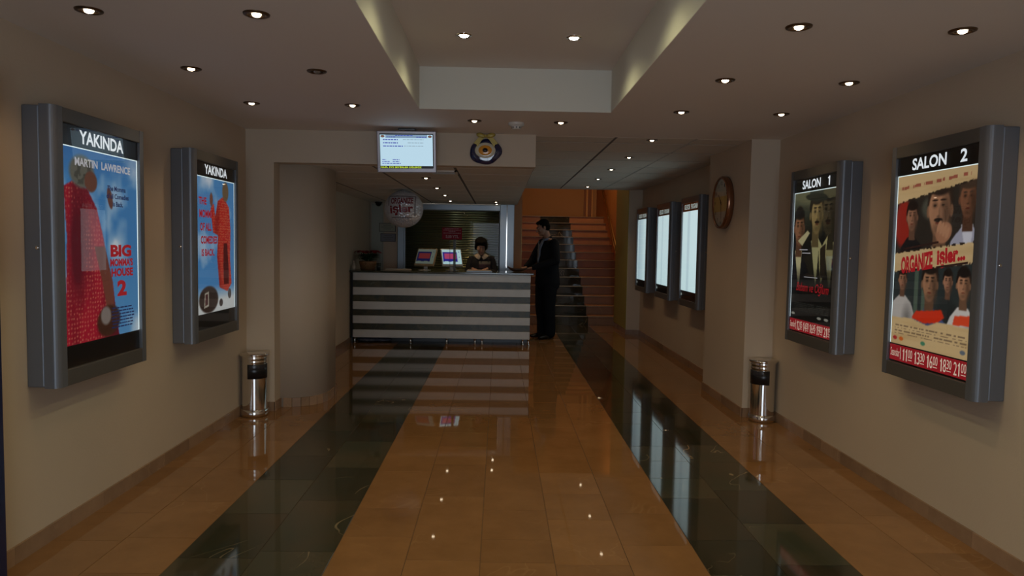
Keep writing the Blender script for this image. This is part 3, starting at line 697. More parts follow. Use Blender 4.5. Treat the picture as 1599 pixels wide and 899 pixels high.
# 4 far right
t4 = lightbox((XR, 5.127, .775), R(-90), 'farther right wall light box headed SALON 1, dark poster of three men', 'poster light boxes')
backlight(t4); header(t4, 'SALON', .30, -.06); digits('1', (.19, 1.153, .25, 1.218), -.1356, M_letter, t4, 'header_lettering', .025)
picture(paint_drama(), -.341, .341, PZ0, PZ1, yp, M_poster, t4)
text_part('Babam ve Oğlum', (-.25, .375, .28, .465), yt_, M_red, t4, bold=-.0, shear=.35)
bl = MB(); bl.box(-.22, -.08, yt_-.0003, yt_, .70, .706); bl.box(-.17, -.03, yt_-.0003, yt_, .675, .681); bl.box(-.12, .1, yt_-.0003, yt_, .50, .504); bl.build('small_print', M_greyp, t4)
for t, times in ((t3, ('11:00', '13:30', '16:00', '18:30', '21:00')), (t4, ('12:15', '14:30', '16:45', '19:00', '21:15'))):
    MB().box(-.345, .345, -.130, -.134, .088, .176).build('show_time_strip', M_redstrip, t)
    text_part('Seanslar', (-.335, .112, -.245, .158), -.1345, M_cream, t, bold=.0); MB().box(-.238, -.234, -.134, -.1345, .100, .168).build('divider', M_cream, t)
    for k, s_ in enumerate(times):
        x = -.215+k*.113; h_, mi = s_.split(':')
        digits(h_, (x-.004, .098, x+.052, .165), -.1345, M_cream, t, bold=.0); digits(mi, (x+.053, .118, x+.094, .165), -.1345, M_cream, t, bold=.0)
        MB().box(x+.055, x+.09, -.134, -.1345, .106, .110).build('underline', M_cream, t)
# three blank boxes in the recess
for i, (yc, s_) in enumerate(((8.355, 'nearest, just behind the clock pillar'), (9.71, 'middle of the three'), (11.165, 'farthest, next to the staircase'))):
    t = lightbox((2.379, yc, .775), R(-90), 'blank white light box in the right passage, ' + s_, 'blank glowing light boxes')
    backlight(t); MB().box(-.352, .352, -.131, -.135, PZ1+.008, 1.232).build('header_strip', M_header, t)
    text_part('GELECEK', (-.28, 1.155, -.02, 1.215), -.1356, M_dim, t, 'header_lettering', .03); text_part('PROGRAM', (.02, 1.155, .28, 1.215), -.1356, M_dim, t, 'header_lettering', .03)
    picture(paint_blank(40+i), -.346, .341, PZ0, PZ1, yp, M_blank, t, 'blank_panel')
    MB().box(-.33, -.315, -.130, -.134, .12, .15).build('sticker', M_dim, t)

# ================================================================ BINS
def bin_(loc, rz, label):
    t = thing('waste_bin', label, 'bin', loc, rz, 'chrome lobby bins')
    MB().lathe([(0, .003), (.108, .003), (.112, .012), (.112, .055), (.104, .062)], n=40).build('base_ring', M_chrome, t)
    MB().lathe([(.102, .055), (.102, .425)], n=40).build('body', M_chrome, t)
    MB().lathe([(.102, .425), (.106, .43), (.102, .44), (.102, .455), (.106, .46), (.102, .468), (.102, .485), (.106, .49), (.102, .498), (.102, .512)], n=40).build('neck', M_chrome, t)
    MB().lathe([(.102, .508), (.118, .512), (.118, .528), (.10, .534), (0, .536)], n=40).build('lid', M_chrome, t)
    a0, a1 = R(-90-52), R(-90+52)
    MB().lathe([(.1025, .325), (.106, .325), (.106, .445), (.1025, .445)], n=24, a0=a0, a1=a1).build('mouth_frame', mat('bin_plastic', (.01, .01, .012), .3), t)
    MB().lathe([(.1065, .40), (.1085, .405), (.1085, .435), (.1065, .44)], n=16, a0=a0+.15, a1=a1-.5).build('mouth_flap', mat('bin_opening', (.03, .03, .035), .25), t)
    return t
bin_((-2.045, 5.98, 0), R(38), 'chrome waste bin with black mouth by the left wall and round column')
bin_((2.288, 6.02, 0), R(-42), 'chrome waste bin with black mouth in the right wall corner beside the clock pillar')

# ================================================================ CLOCK
ck = thing('wall_clock', 'round wall clock with copper rim and yellow band on the right pillar', 'clock', (2.159, 6.79, 1.911), R(-90))
M_copper = mat('copper_rim', (.34, .17, .10), .22, .9)
MB().lathe([(.235, 0), (.25, .004), (.25, .05), (.243, .062), (.228, .064), (.222, .05)], n=56, axis='y').build('rim', M_copper, ck)
MB().lathe([(0, .045), (.226, .045)], n=48, axis='y').build('dial', mat('dial', (.55, .55, .46), .5), ck)
dm = MB(); w_ = math.sqrt(.222**2-.06**2); dm.prism([(-w_, -.085), (w_, -.085), (w_*1.02, .06), (-w_*1.02, .06)], -.0455, -.0465, 'y'); dm.build('dial_band', mat('band_yellow', (.62, .50, .16), .5), ck)
M_ink = mat('dial_ink', (.02, .02, .02), .5)
for k in range(12):
    a = R(90-30*(k if k else 12)); n_ = str(k if k else 12); cx, cz = .185*math.cos(a), .185*math.sin(a); hw_ = .010*len(n_)+.004
    text_part(n_, (cx-hw_, cz-.017, cx+hw_, cz+.017), -.0472, M_ink, ck, 'numeral', .02)
def hand(a, l, w_): 
    m = MB(); m.prism([(-w_, -.03), (w_, -.03), (w_*.5, l), (-w_*.5, l)], -.0490, -.0500, 'y'); m.xf(Matrix.Rotation(R(a), 4, 'Y')); return m
hand(-45, .11, .006).build('hour_hand', M_ink, ck); hand(172, .16, .004).build('minute_hand', M_ink, ck)
MB().lathe([(0, .054), (.008, .053), (.01, .047)], n=14, axis='y').build('hub', M_ink, ck)
MB().lathe([(0, .0585), (.225, .0585)], n=48, axis='y').build('clock_glass', M_glass, ck)

# ================================================================ TV, EYE ORNAMENT, SMOKE DETECTOR, VENT
tv = thing('ceiling_television', 'flat grey television hung under the ceiling showing a programme list', 'television', (-.772, 5.93, 2.226), R(3)); tv.rotation_euler = (R(9), R(-1.0), R(3))
M_tv = mat('tv_silver', (.34, .31, .33), .35, .4)
MB().box(-.243, .243, -.03, .02, -.170, .170, .008).build('casing', M_tv, tv)
MB().box(-.15, .15, .02, .06, -.10, .11, .015).build('back_cover', M_black, tv)
MB().box(-.219, .219, -.031, -.029, -.132, .147).build('bezel', M_black, tv)
def em(n, c, s=1.0): return emis(n, lin(c), s)
MB().box(-.215, .212, -.0325, -.031, -.113, .137).build('screen', em('screen_blue', (178, 208, 224), 1.0), tv)
MB().box(-.17, .168, -.033, -.0325, .112, .137).build('title_bar', em('title_bar', (120, 145, 170)), tv)
MB().box(-.215, .212, -.033, -.031, -.134, -.113).build('ticker_bar', em('ticker_black', (8, 8, 10)), tv)
text_part('NUR. İYİ SEYİRLER DİLERİZ', (-.213, -.130, .12, -.114), -.0333, em('ticker_text', (190, 215, 40)), tv, 'ticker_lettering', .03)
for sx in (-.193, .19):
    MB().ball((sx, -.0328, .124), (.016, .0006, .010)).build('corner_emblem', em('emblem', (110, 80, 70)), tv)
ln = MB(); rs = random.Random(3)
def words(b, x0, x1, z, h, wl=.018):
    x = x0
    while x < x1: l = wl*(.5+rs.random()); b.box(x, min(x+l, x1), -.0335, -.0325, z, z+h); x += l+.005
for z, x1 in ((.094, -.07), (.068, -.07), (.042, -.03)): words(ln, -.19, x1, z, .008)
for z, x1 in ((-.066, -.17), (-.082, -.14), (-.097, -.05)): words(ln, -.20, x1, z, .006)
for z in (-.066, -.082): words(ln, -.115, -.06, z, .006)
words(ln, -.16, -.09, .116, .006); words(ln, .08, .16, .116, .006); words(ln, -.09, .05, .128, .006)
tag(ln.build('screen_lines', em('screen_ink', (60, 75, 165)), tv), kind='stuff')
lg = MB(); words(lg, -.03, .14, .096, .006); words(lg, .01, .14, .07, .006); words(lg, -.02, .14, .044, .006)
tag(lg.build('screen_times', em('screen_grey', (140, 165, 180)), tv), kind='stuff')
MB().box(-.02, .02, .06, .09, -.05, .19, .004).build('bracket', M_black, tv)
MB().box(-.07, .07, .02, .11, .172, .186, .003).build('ceiling_plate', M_black, tv)

ev = thing('eye_ornament', 'dark blue glass eye charm with gold bow hung on the lintel', 'ornament', (-.128, YS, 2.27))
M_blue = mat('cobalt_glass', (.006, .010, .06), .06, 0, .8, coat=.5)
pl = MB(); n = 40; ring = []
for i in range(n):
    a = 2*math.pi*i/n; r = .135+.006*math.sin(2*a+.5)+.004*math.cos(5*a); ring.append((r*math.cos(a), r*.82*math.sin(a)-.004))
vs = [(x*s_, -.002-d, z*s_) for s_, d in ((1, 0), (1.0, .012), (.93, .022), (.7, .028), (.3, .030)) for x, z in ring]; vs.append((0, -.032, 0))
fs = [(k*n+i, k*n+(i+1) % n, (k+1)*n+(i+1) % n, (k+1)*n+i) for k in range(4) for i in range(n)] + [(4*n+i, 4*n+(i+1) % n, 5*n) for i in range(n)]
pl.add(vs, fs, True).build('glass_disc', M_blue, ev)
def lens(rx, rz_, y, m, nm): MB().lathe([(1.0, -.004), (.97, .0), (.7, .003), (0, .005)], n=36, axis='y', sx=rx, sy=rz_).xf(Matrix.Translation((-.004, -y, .004))).build(nm, m, ev)
lens(.088, .066, .034, mat('eye_white', (.62, .58, .44), .15), 'white_ring'); lens(.058, .044, .039, mat('eye_amber', (.72, .30, .03), .15), 'amber_iris'); lens(.023, .019, .044, mat('eye_pupil', (.01, .012, .02), .1), 'pupil')
M_bow = mat('gold_ribbon', (.42, .32, .07), .4, .2)
for s_ in (-1, 1):
    MB().ball((s_*.042, -.045, .128), (.040, .012, .020), Matrix.Rotation(R(-12*s_), 3, 'Y')).build('bow_loop', M_bow, ev)
    q = MB(); q.prism([(0, .12), (s_*.055, .118), (s_*.105, .062), (s_*.078, .050), (s_*.072, .03), (s_*.035, .085)][::s_], -.036, -.042, 'y'); q.build('bow_tail', M_bow, ev)
MB().ball((0, -.046, .122), (.012, .012, .014)).build('bow_knot', M_bow, ev)

sd = thing('smoke_detector', 'white smoke detector on the ceiling before the reception', 'smoke detector', (.118, 5.57, ZC))
M_plas = mat('white_plastic', (.6, .57, .52), .4)
MB().lathe([(.062, 0), (.062, -.014), (.058, -.022), (.04, -.026), (.04, -.03)], n=32).build('base', M_plas, sd)
MB().lathe([(.036, -.026), (.034, -.046), (.028, -.05), (0, -.05)], n=28).build('sensor_head', M_plas, sd)
for k in range(8): MB().box(-.003, .003, -.0365, -.033, -.044, -.030).xf(Matrix.Rotation(2*math.pi*k/8, 4, 'Z')).build('vent_slot', M_black, sd)

vt = thing('ceiling_vent', 'square air vent in the low tiled ceiling beside the television', 'vent', (-.53, 6.68, ZL))
fr = MB(); 
for a in range(4): fr.add(*[(lambda b: (b.v, b.f))(MB().box(-.13, .13, -.13, -.11, -.012, .0).xf(Matrix.Rotation(R(90*a), 4, 'Z')))][0])
fr.build('frame', M_tile, vt)
for k in range(7): MB().box(-.11, .11, -.006, .006, -.002, .0).xf(Matrix.Translation((0, -.09+k*.03, -.007)) @ Matrix.Rotation(R(35), 4, 'X')).build('vent_blade', M_plas, vt)
MB().box(-.11, .11, -.11, .11, -.0015, -.0005).build('duct_opening', M_black, vt)

# ================================================================ COUNTER
YC = 10.378
ct = thing('reception_counter', 'long reception counter clad in aluminium bands and dark slate stripes', 'counter', (-.83, YC, 0))
cx0, cx1 = -2.12+.83, .468+.83
bands = [(.922, 1.036), (.708, .822), (.498, .614), (.292, .407), (.086, .200)]
for z0, z1 in bands: MB().box(cx0, cx1, -.012, .012, z0, z1, .005).build('aluminium_band', M_alu, ct)
zz = [(.822, .922), (.614, .708), (.407, .498), (.200, .292)]
for z0, z1 in zz:
    x = cx0
    while x < cx1-.05:
        l = .46 if cx1-x > .6 else cx1-x
        MB().box(x+.001, x+l-.001, .0, .02, z0+.001, z1-.001, rnd=rng.random()).build('slate_panel', M_slate, ct); x += l
MB().box(cx0, cx1, .02, .72, .086, 1.03).build('carcass', mat('counter_carcass', (.05, .045, .04), .5), ct)
MB().box(cx0-.02, cx0, -.014, .03, .0, 1.03).build('end_post', M_black, ct)
MB().box(-1.337, .515+.83, -.03, .78, 1.037, 1.063, .004, rnd=.3).build('worktop', stone_mat('counter_stone', (.035, .04, .028), (.06, .06, .04), (.2, .2, .15), .12, .2, 3.0), ct)
for x in (cx0+.02, -.45, .08, .495, .60, cx1-.10, cx1-.015):
    MB().lathe([(.0, 0), (.020, 0), (.020, .008), (.013, .014), (.013, .078), (.018, .086), (0, .086)], n=18, c=(x, .04, 0)).build('leg', M_chrome, ct)
MB().box(cx0+.02, cx1-.02, .30, .32, .0, .086).build('plinth', M_black, ct)
bg = MB(); bg.ball((0, 0, .035), (.17, .09, .035)); bg.ball((.2, .03, .03), (.14, .08, .03)); bag = bg.build('plastic_bag', mat('grey_plastic_bag', (.10, .10, .13), .25, var=.5, vscale=30, bump=.8, bscale=35), None, (-1.92, YC+.16, .0))
tag(bag, 'crumpled dark plastic bags pushed under the left end of the counter', 'bag')

# things on the counter (top at z = 1.063)
CT = 1.063
def monitor(loc, rz, roll, label, glow, frame):
    t = thing('monitor', label, 'monitor', loc, rz, 'cashier monitors'); t['group'] = 'cashier monitors'
    MB().lathe([(0, 0), (.085, 0), (.085, .006), (.03, .012), (0, .012)], n=28, sx=1.2).build('foot', M_plas, t)
    MB().box(-.03, .03, .03, .05, .006, .16, .006).build('stand', M_plas, t)
    tilt = Matrix.Translation((0, -.03, .062)) @ Matrix.Rotation(R(-30), 4, 'X') @ Matrix.Rotation(R(roll), 4, 'Y')
    MB().box(-.165, .165, -.012, .02, 0, .305, .008).xf(tilt).build('casing', frame, t)
    MB().box(-.148, .148, -.014, -.012, .036, .288).xf(tilt).build('screen', glow[0], t)
    MB().box(-.140, .085, -.0150, -.0143, .075, .245).xf(tilt).build('dark_window', glow[1], t)
    MB().box(-.115, .072, -.0156, -.0151, .125, .218).xf(tilt).build('seat_plan', glow[2], t)
    for x in (-.09, .02): MB().box(x-.03, x+.03, -.0156, -.0151, .070, .083).xf(tilt).build('button_row', glow[0], t)
    for z in (.24, .15): MB().box(.11, .125, -.0150, -.0143, z, z+.01).xf(tilt).build('icon', glow[1], t)
    return t
g1 = (em('scr_a', (105, 115, 105), .45), em('scr_b', (18, 20, 60), .6), em('scr_c', (100, 35, 38), .6))
g2 = (em('scr_d', (165, 200, 205), .75), em('scr_e', (18, 18, 110), 1), em('scr_f', (140, 50, 85), 1))
MF1 = mat('monitor_beige', (.30, .22, .13), .45); MF2 = mat('monitor_grey', (.30, .31, .30), .45)
monitor((-1.14, 10.93, CT), R(-19), 0, 'dimmer beige computer monitor on the counter, left one of two', g1, MF1)
monitor((-.715, 10.93, CT), R(17), 0, 'brightly lit computer monitor on the counter, right one beside the cashier', g2, MF2)

sg = thing('price_sign', 'dark red price sign with white text on a clear stand', 'sign', (-.71, 10.72, CT))
MB().box(-.15, .15, -.004, .004, .475, .652).build('sign_board', mat('sign_red', (.22, .008, .02), .6, spec=.2), sg)
M_signw = mat('sign_white', (.42, .25, .27), .6)
sl_ = MB(); rs = random.Random(8)
for z, x0, x1 in ((.632, -.11, .10), (.610, -.13, .13), (.590, -.05, .05), (.565, -.13, .13)):
    x = x0
    while x < x1: l = .012+rs.random()*.03; sl_.box(x, min(x+l, x1), -.0055, -.004, z, z+.008); x += l+.006
tag(sl_.build('small_print', M_signw, sg), kind='stuff')
text_part('5.00 YTL', (-.095, .495, .10, .540), -.0052, M_signw, sg, bold=.04)
M_acr = mat('clear_acrylic', (.12, .13, .12), .1); M_acr.node_tree.nodes['Principled BSDF'].inputs['Transmission Weight'].default_value = .7
MB().box(.02, .06, .004, .008, 0, .50).build('stand_post', M_acr, sg); MB().box(-.034, -.028, .004, .008, 0, .50).build('stand_rod', M_acr, sg)
MB().box(-.08, .10, -.04, .06, 0, .005).build('stand_foot', M_acr, sg)

pl_ = thing('poinsettia', 'potted poinsettia with red top leaves in a wicker basket on the counter', 'plant', (-1.965, 10.70, CT))
M_leaf = mat('leaf_green', (.05, .11, .03), .45); M_redl = mat('leaf_red', (.34, .012, .02), .45); M_wick = mat('wicker', (.28, .13, .05), .6, var=.3, vscale=60, bump=.6, bscale=120)
MB().lathe([(0, .002), (.105, .002), (.125, .10), (.132, .125), (.125, .13), (.11, .12), (0, .115)], n=30).build('basket', M_wick, pl_)
rl = random.Random(12)
def leaf(b, base, d, L, wd, up):
    d = Vector(d).normalized(); side = d.cross(Vector((0, 0, 1))).normalized(); nrm = side.cross(d)
    vs = []; K = 5
    for i in range(K):
        t_ = i/(K-1); w_ = wd*math.sin(math.pi*min(t_*.9+.08, 1))**.8; p = Vector(base)+d*L*t_+Vector((0, 0, -L*.45*t_*t_+up*t_))
        vs += [p-side*w_, p+nrm*w_*-.15, p+side*w_]
    fs = []
    for i in range(K-1):
        for j in range(2): fs.append((i*3+j, i*3+j+1, (i+1)*3+j+1, (i+1)*3+j))
    b.add(vs, fs, True)
for k in range(64):
    a = rl.random()*6.28; h = .13+rl.random()*.09; b = MB(); leaf(b, (.03*math.cos(a), .03*math.sin(a), h), (math.cos(a), math.sin(a), .25), .12+rl.random()*.05, .040, .05); b.build('leaf', M_leaf, pl_)
for k in range(46):
    a = rl.random()*6.28; c = (rl.choice((-.10, -.05, .04, .11))+rl.uniform(-.02, .02), rl.uniform(-.06, .05), .265+rl.random()*.03); b = MB(); leaf(b, c, (math.cos(a), math.sin(a), .05), .105, .030, .015); b.build('red_leaf', M_redl, pl_)
sm_ = MB()
for k in range(8):
    a = k*.8; sm_.tube([(.01*math.cos(a), .01*math.sin(a), .11), (.06*math.cos(a), .05*math.sin(a), .20), (.1*math.cos(a), .05*math.sin(a), .25)], .004, 6)
sm_.build('stems', M_leaf, pl_)
bt = thing('white_figurine', 'small pale vase left of the plant basket at the end of the counter', 'vase', (-2.12, 10.43, CT))
MB().lathe([(0, 0), (.032, 0), (.040, .03), (.036, .07), (.018, .10), (.014, .125), (.018, .135), (0, .135)], n=24, sx=.8).build('vase_body', mat('pale_ceramic', (.45, .38, .30), .35), bt)
MB().lathe([(.0145, .112), (.0165, .115), (.0145, .118)], n=20, sx=.8).build('vase_collar', M_bronze, bt)
cp = thing('plastic_cup', 'clear plastic cup right of the plant basket on the counter', 'cup', (-1.79, 10.62, CT))
MB().lathe([(0, .001), (.028, .001), (.038, .10), (.036, .10), (.027, .004), (0, .004)], n=24).build('cup_body', M_acr, cp)
MB().lathe([(.037, .098), (.040, .1), (.037, .103)], n=24).build('cup_rim', M_acr, cp)
kb = thing('keyboard', 'beige keyboard lying flat on the counter left of the monitors', 'keyboard', (-1.50, 10.68, CT), 0)
MB().box(-.19, .19, -.07, .07, 0, .018, .004).build('key_tray', mat('beige_plastic', (.42, .32, .22), .5), kb)
for r_ in range(4):
    for c_ in range(12): MB().box(-.178+c_*.0297, -.178+c_*.0297+.025, -.06+r_*.031, -.06+r_*.031+.026, .018, .023).build('key', MF2, kb)
tr = thing('paper_tray', 'flat tray of papers on the counter before the cashier', 'tray', (-.29, 10.66, CT))
MB().box(-.19, .19, -.10, .10, 0, .014, .003).build('tray_base', M_profile, tr); MB().box(-.18, .17, -.09, .09, .014, .026).build('paper_stack', mat('paper', (.52, .42, .34), .7), tr)
bo = thing('boat_dish', 'dark wooden boat shaped dish at the right end of the counter', 'dish', (.285, 10.84, CT))
db = MB(); K = 13; n = 12; vs = []
for i in range(K):
    t_ = -1+2*i/(K-1); w_ = .07*math.sqrt(max(1-abs(t_)**2.4, .002)); rise = .022*t_**4+.012*max(-t_, 0)**3
    for j in range(n): a = math.pi*j/(n-1); vs.append((t_*.15, -math.cos(a)*w_, .052+rise-math.sin(a)*.05*math.sqrt(max(1-t_*t_*.85, .02))))
    for j in range(n): a = math.pi*(n-1-j)/(n-1); vs.append((t_*.14, -math.cos(a)*w_*.88, .052+rise-math.sin(a)*.042*math.sqrt(max(1-t_*t_*.85, .02))))
db.add(vs, [(i*2*n+j, i*2*n+(j+1) % (2*n), (i+1)*2*n+(j+1) % (2*n), (i+1)*2*n+j) for i in range(K-1) for j in range(2*n)], True)
db.build('dish_bowl', mat('dark_wood', (.09, .04, .02), .3), bo)
for k in range(7):
    MB().ball((-.08+k*.026, .012*((-1)**k), .038), (.017, .014, .012)).build('sweet', mat('sweet_wrap', (.42, .26, .12), .4), bo)
MB().tube([(-.10, .0, .04), (-.098, 0, .10), (-.085, 0, .16)], [.003, .002, .001], 6).build('stick', M_signw, bo)

# notices, camera, balloon
for z0, z1, x0, x1, lb, c in ((1.655, 1.80, -2.01, -1.735, 'framed pale notice on the reception wall, upper one', (.30, .29, .22)), (1.49, 1.625, -1.985, -1.735, 'grey printed notice on the reception wall, lower one', (.17, .16, .18))):
    t = thing('framed_notice', lb, 'notice', ((x0+x1)/2, YB-.052, z0)); w_ = (x1-x0)/2; h_ = z1-z0
    MB().box(-w_, w_, 0, .038, 0, h_).build('frame', M_black, t); MB().box(-w_+.008, w_-.008, -.002, 0, .008, h_-.008).build('sheet', mat('notice', c, .6), t)
    q = MB()
    for k, l in enumerate((.5, .7, .45)): q.box(-w_*l, w_*l, -.003, -.002, h_*(.72-.22*k), h_*(.72-.22*k)+.008)
    q.build('print_lines', mat('notice_ink', (.10, .10, .08), .6), t)
dc = thing('dome_camera', 'black dome security camera under the low ceiling above the notices', 'camera', (-2.0, 11.82, ZL))
MB().lathe([(.06, 0), (.06, -.02), (.052, -.028)], n=24).build('base', M_black, dc)
MB().lathe([(.05, -.026), (.044, -.05), (.026, -.07), (0, -.078)], n=24).build('dome', mat('smoked_dome', (.01, .01, .01), .08), dc)

bl_ = thing('foil_balloon', 'round silver balloon with red film title hung over the counter', 'balloon', (-1.205, 9.0, 1.95))
M_foil = mat('dimpled_foil', (.66, .66, .70), .3, .3, .5)
nt = M_foil.node_tree; vo = nt.nodes.new('ShaderNodeTexVoronoi'); vo.inputs['Scale'].default_value = 34; tc = nt.nodes.new('ShaderNodeTexCoord'); nt.links.new(tc.outputs['Object'], vo.inputs['Vector'])
bp = nt.nodes.new('ShaderNodeBump'); bp.inputs['Strength'].default_value = .9; bp.inputs['Distance'].default_value = .012; nt.links.new(vo.outputs['Distance'], bp.inputs['Height']); nt.links.new(bp.outputs['Normal'], nt.nodes['Principled BSDF'].inputs['Normal'])
MB().ball((0, 0, 0), (.255, .245, .248), n=48, m=32).build('balloon_skin', M_foil, bl_)
def on_ball(o, r=.2505):
    me = o.data
    bm = bmesh.new(); bm.from_mesh(me); bmesh.ops.triangulate(bm, faces=bm.faces[:])
    for _ in range(3):
        bmesh.ops.subdivide_edges(bm, edges=[e for e in bm.edges if e.calc_length() > .02], cuts=1); bmesh.ops.triangulate(bm, faces=bm.faces[:])
    for v in bm.verts:
        x, z = v.co.x, v.co.z; k = max(1-(x/.257)**2-(z/.25)**2, .01); v.co.y = -(.247*math.sqrt(k)+.003)
    bm.to_mesh(me); bm.free(); return o
M_bred = mat('balloon_red', (.22, .015, .025), .35); M_bdk = mat('balloon_dark', (.05, .02, .025), .35)
on_ball(text_part('ORGANIZE', (-.14, .055, .145, .135), 0, M_bred, bl_, bold=.03, rot=R(2))); on_ball(text_part('işler', (-.15, -.09, .15, .045), 0, M_bred, bl_, bold=.03, rot=R(4)))
for (x0, z0, x1, z1) in ((-.17, .15, .17, .158), (.165, -.1, .173, .155), (-.175, .03, -.168, .15), (-.13, -.125, .13, -.118)):
    nn = 12; q = MB()
    for i in range(nn):
        if z1-z0 < .02: a, b = x0+(x1-x0)*i/nn, x0+(x1-x0)*(i+1)/nn; q.add([(a, 0, z0), (b, 0, z0), (b, 0, z1), (a, 0, z1)], [(0, 1, 2, 3)])
        else: a, b = z0+(z1-z0)*i/nn, z0+(z1-z0)*(i+1)/nn; q.add([(x0, 0, a), (x1, 0, a), (x1, 0, b), (x0, 0, b)], [(0, 1, 2, 3)])
    on_ball(q.build('title_frame', M_bdk, bl_, merge=True))
MB().lathe([(.004, .243), (.012, .250), (.008, .256), (.0, .258)], n=12).build('tie_knot', M_foil, bl_)
# ball top would meet the low ceiling: the balloon presses lightly against it
bl_.location.z = 1.902
bl_.scale = (.95, .95, .95)

# blue door leaf folded back at the left edge
dl = thing('blue_door_leaf', 'dark blue glossy door leaf folded back against the left wall at the picture edge', 'door', (-2.09, 2.35, 0))
M_navy2 = mat('navy_gloss', (.010, .016, .055), .25)
MB().box(-.028, .028, -.45, .625, .012, 2.15, .006).build('door_panel', M_navy2, dl)
MB().box(.028, .034, -.05, .0, .95, 1.10, .003).build('handle_plate', M_chrome, dl); MB().tube([(.034, -.03, 1.03), (.075, -.03, 1.03), (.075, -.14, 1.03)], .009, 10).build('door_handle', M_chrome, dl)
for z in (.3, 1.1, 1.9): MB().box(-.075, -.028, -.42, -.38, z-.05, z+.05).build('hinge', M_chrome, dl)

# ================================================================ PEOPLE
M_skin = mat('skin', (.33, .17, .11), .5, var=.05, vscale=20); M_skin_w = mat('skin_woman', (.40, .21, .14), .5)
M_suit = mat('dark_suit', (.007, .008, .011), .9, spec=.15, bump=.2, bscale=200); M_hair = mat('black_hair', (.005, .004, .003), .85, spec=.1, bump=.6, bscale=150)
M_shoe = mat('black_leather', (.008, .007, .006), .25); M_shirtb = mat('pale_blue_shirt', (.20, .24, .33), .7); M_tie = mat('grey_tie', (.20, .19, .19), .6, var=.4, vscale=120)
M_eye = mat('eye_white_wet', (.5, .48, .45), .2); M_iris = mat('iris', (.02, .012, .008), .2)
def remesh(o, vox, it=3):
    m = o.modifiers.new('remesh', 'REMESH'); m.mode = 'VOXEL'; m.voxel_size = vox; m.use_smooth_shade = True
    if it: s = o.modifiers.new('smooth', 'SMOOTH'); s.factor = .5; s.iterations = it
    return o
def head(b, T, fem=False):
    s0 = len(b.v); k = .95 if fem else 1.0
    b.ball((0, .012, .035), (.077*k, .096, .086)); b.ball((0, -.032, -.02), (.066*k, .066, .085)); b.ball((0, -.045, -.080), (.046*k, .045, .036)); b.ball((0, -.083, -.103), (.020, .016, .015))
    b.ball((.035, -.072, -.030), (.026, .022, .022)); b.ball((-.035, -.072, -.030), (.026, .022, .022))
    b.ball((0, -.086, .024), (.048, .018, .010))
    b.limb([(0, -.094, .012), (0, -.108, -.018), (0, -.118, -.036)], [.008, .010, .012], 10); b.ball((.011, -.106, -.040), .009); b.ball((-.011, -.106, -.040), .009)
    b.ball((0, -.094, -.063), (.022, .009, .005)); b.ball((0, -.093, -.074), (.020, .010, .006))
    for s in (-1, 1): b.ball((s*.078*k, .008, -.012), (.009, .020, .032), Matrix.Rotation(R(15*s), 3, 'Z'))
    b.xf(T, s0)
def face_bits(T, parent, fem=False):
    for s in (-1, 1):
        MB().ball((s*.030, -.083, .004), (.012, .010, .007)).xf(T).build('eye', M_eye, parent)
        MB().ball((s*.030, -.0925, .002), (.005, .002, .005)).xf(T).build('iris', M_iris, parent)
        MB().limb([(s*.014, -.100, .022), (s*.032, -.100, .028), (s*.050, -.086, .021)], [.003, .004, .002], 8).xf(T).build('eyebrow', M_hair, parent)
    MB().ball((0, -.1035, -.0685), (.020, .003, .0065)).xf(T).build('lips', mat('lips', (.30, .09, .08), .4), parent)
def hand_(b, wrist, fwd, palm_dn, curl=.5, thumb=1, s=1.0):
    """palm, four unequal bent fingers and a thumb leaving the side of the palm"""
    f = Vector(fwd).normalized(); dn = Vector(palm_dn); dn = (dn-f*dn.dot(f)).normalized(); sd_ = f.cross(dn)*thumb; w0 = Vector(wrist)
    b.limb([w0-f*.02*s, w0+f*.03*s, w0+f*.085*s], [(.026*s, .019*s), (.038*s, .017*s), (.040*s, .014*s)], 14, side=sd_)
    for k, (o_, L) in enumerate(((.029, .070), (.010, .080), (-.009, .075), (-.028, .058))):
        p = w0+f*.085*s+sd_*o_*s; pts = [p-f*.02*s]; a = 0; d = f
        for seg in (.42, .33, .25):
            a += curl*(.55+.1*k); d = f*math.cos(a)+dn*math.sin(a); p = p+d*L*seg*s; pts.append(p)
        b.limb(pts, [.0095*s, .009*s, .0085*s, .0075*s], 8)
    p = w0+f*.03*s+sd_*.028*s; b.limb([p, p+(sd_*.75+f*.6+dn*.2).normalized()*.035*s, p+(sd_*.75+f*.6+dn*.2).normalized()*.035*s+(sd_*.3+f*.9+dn*.35).normalized()*.032*s], [.013*s, .0105*s, .009*s], 8)

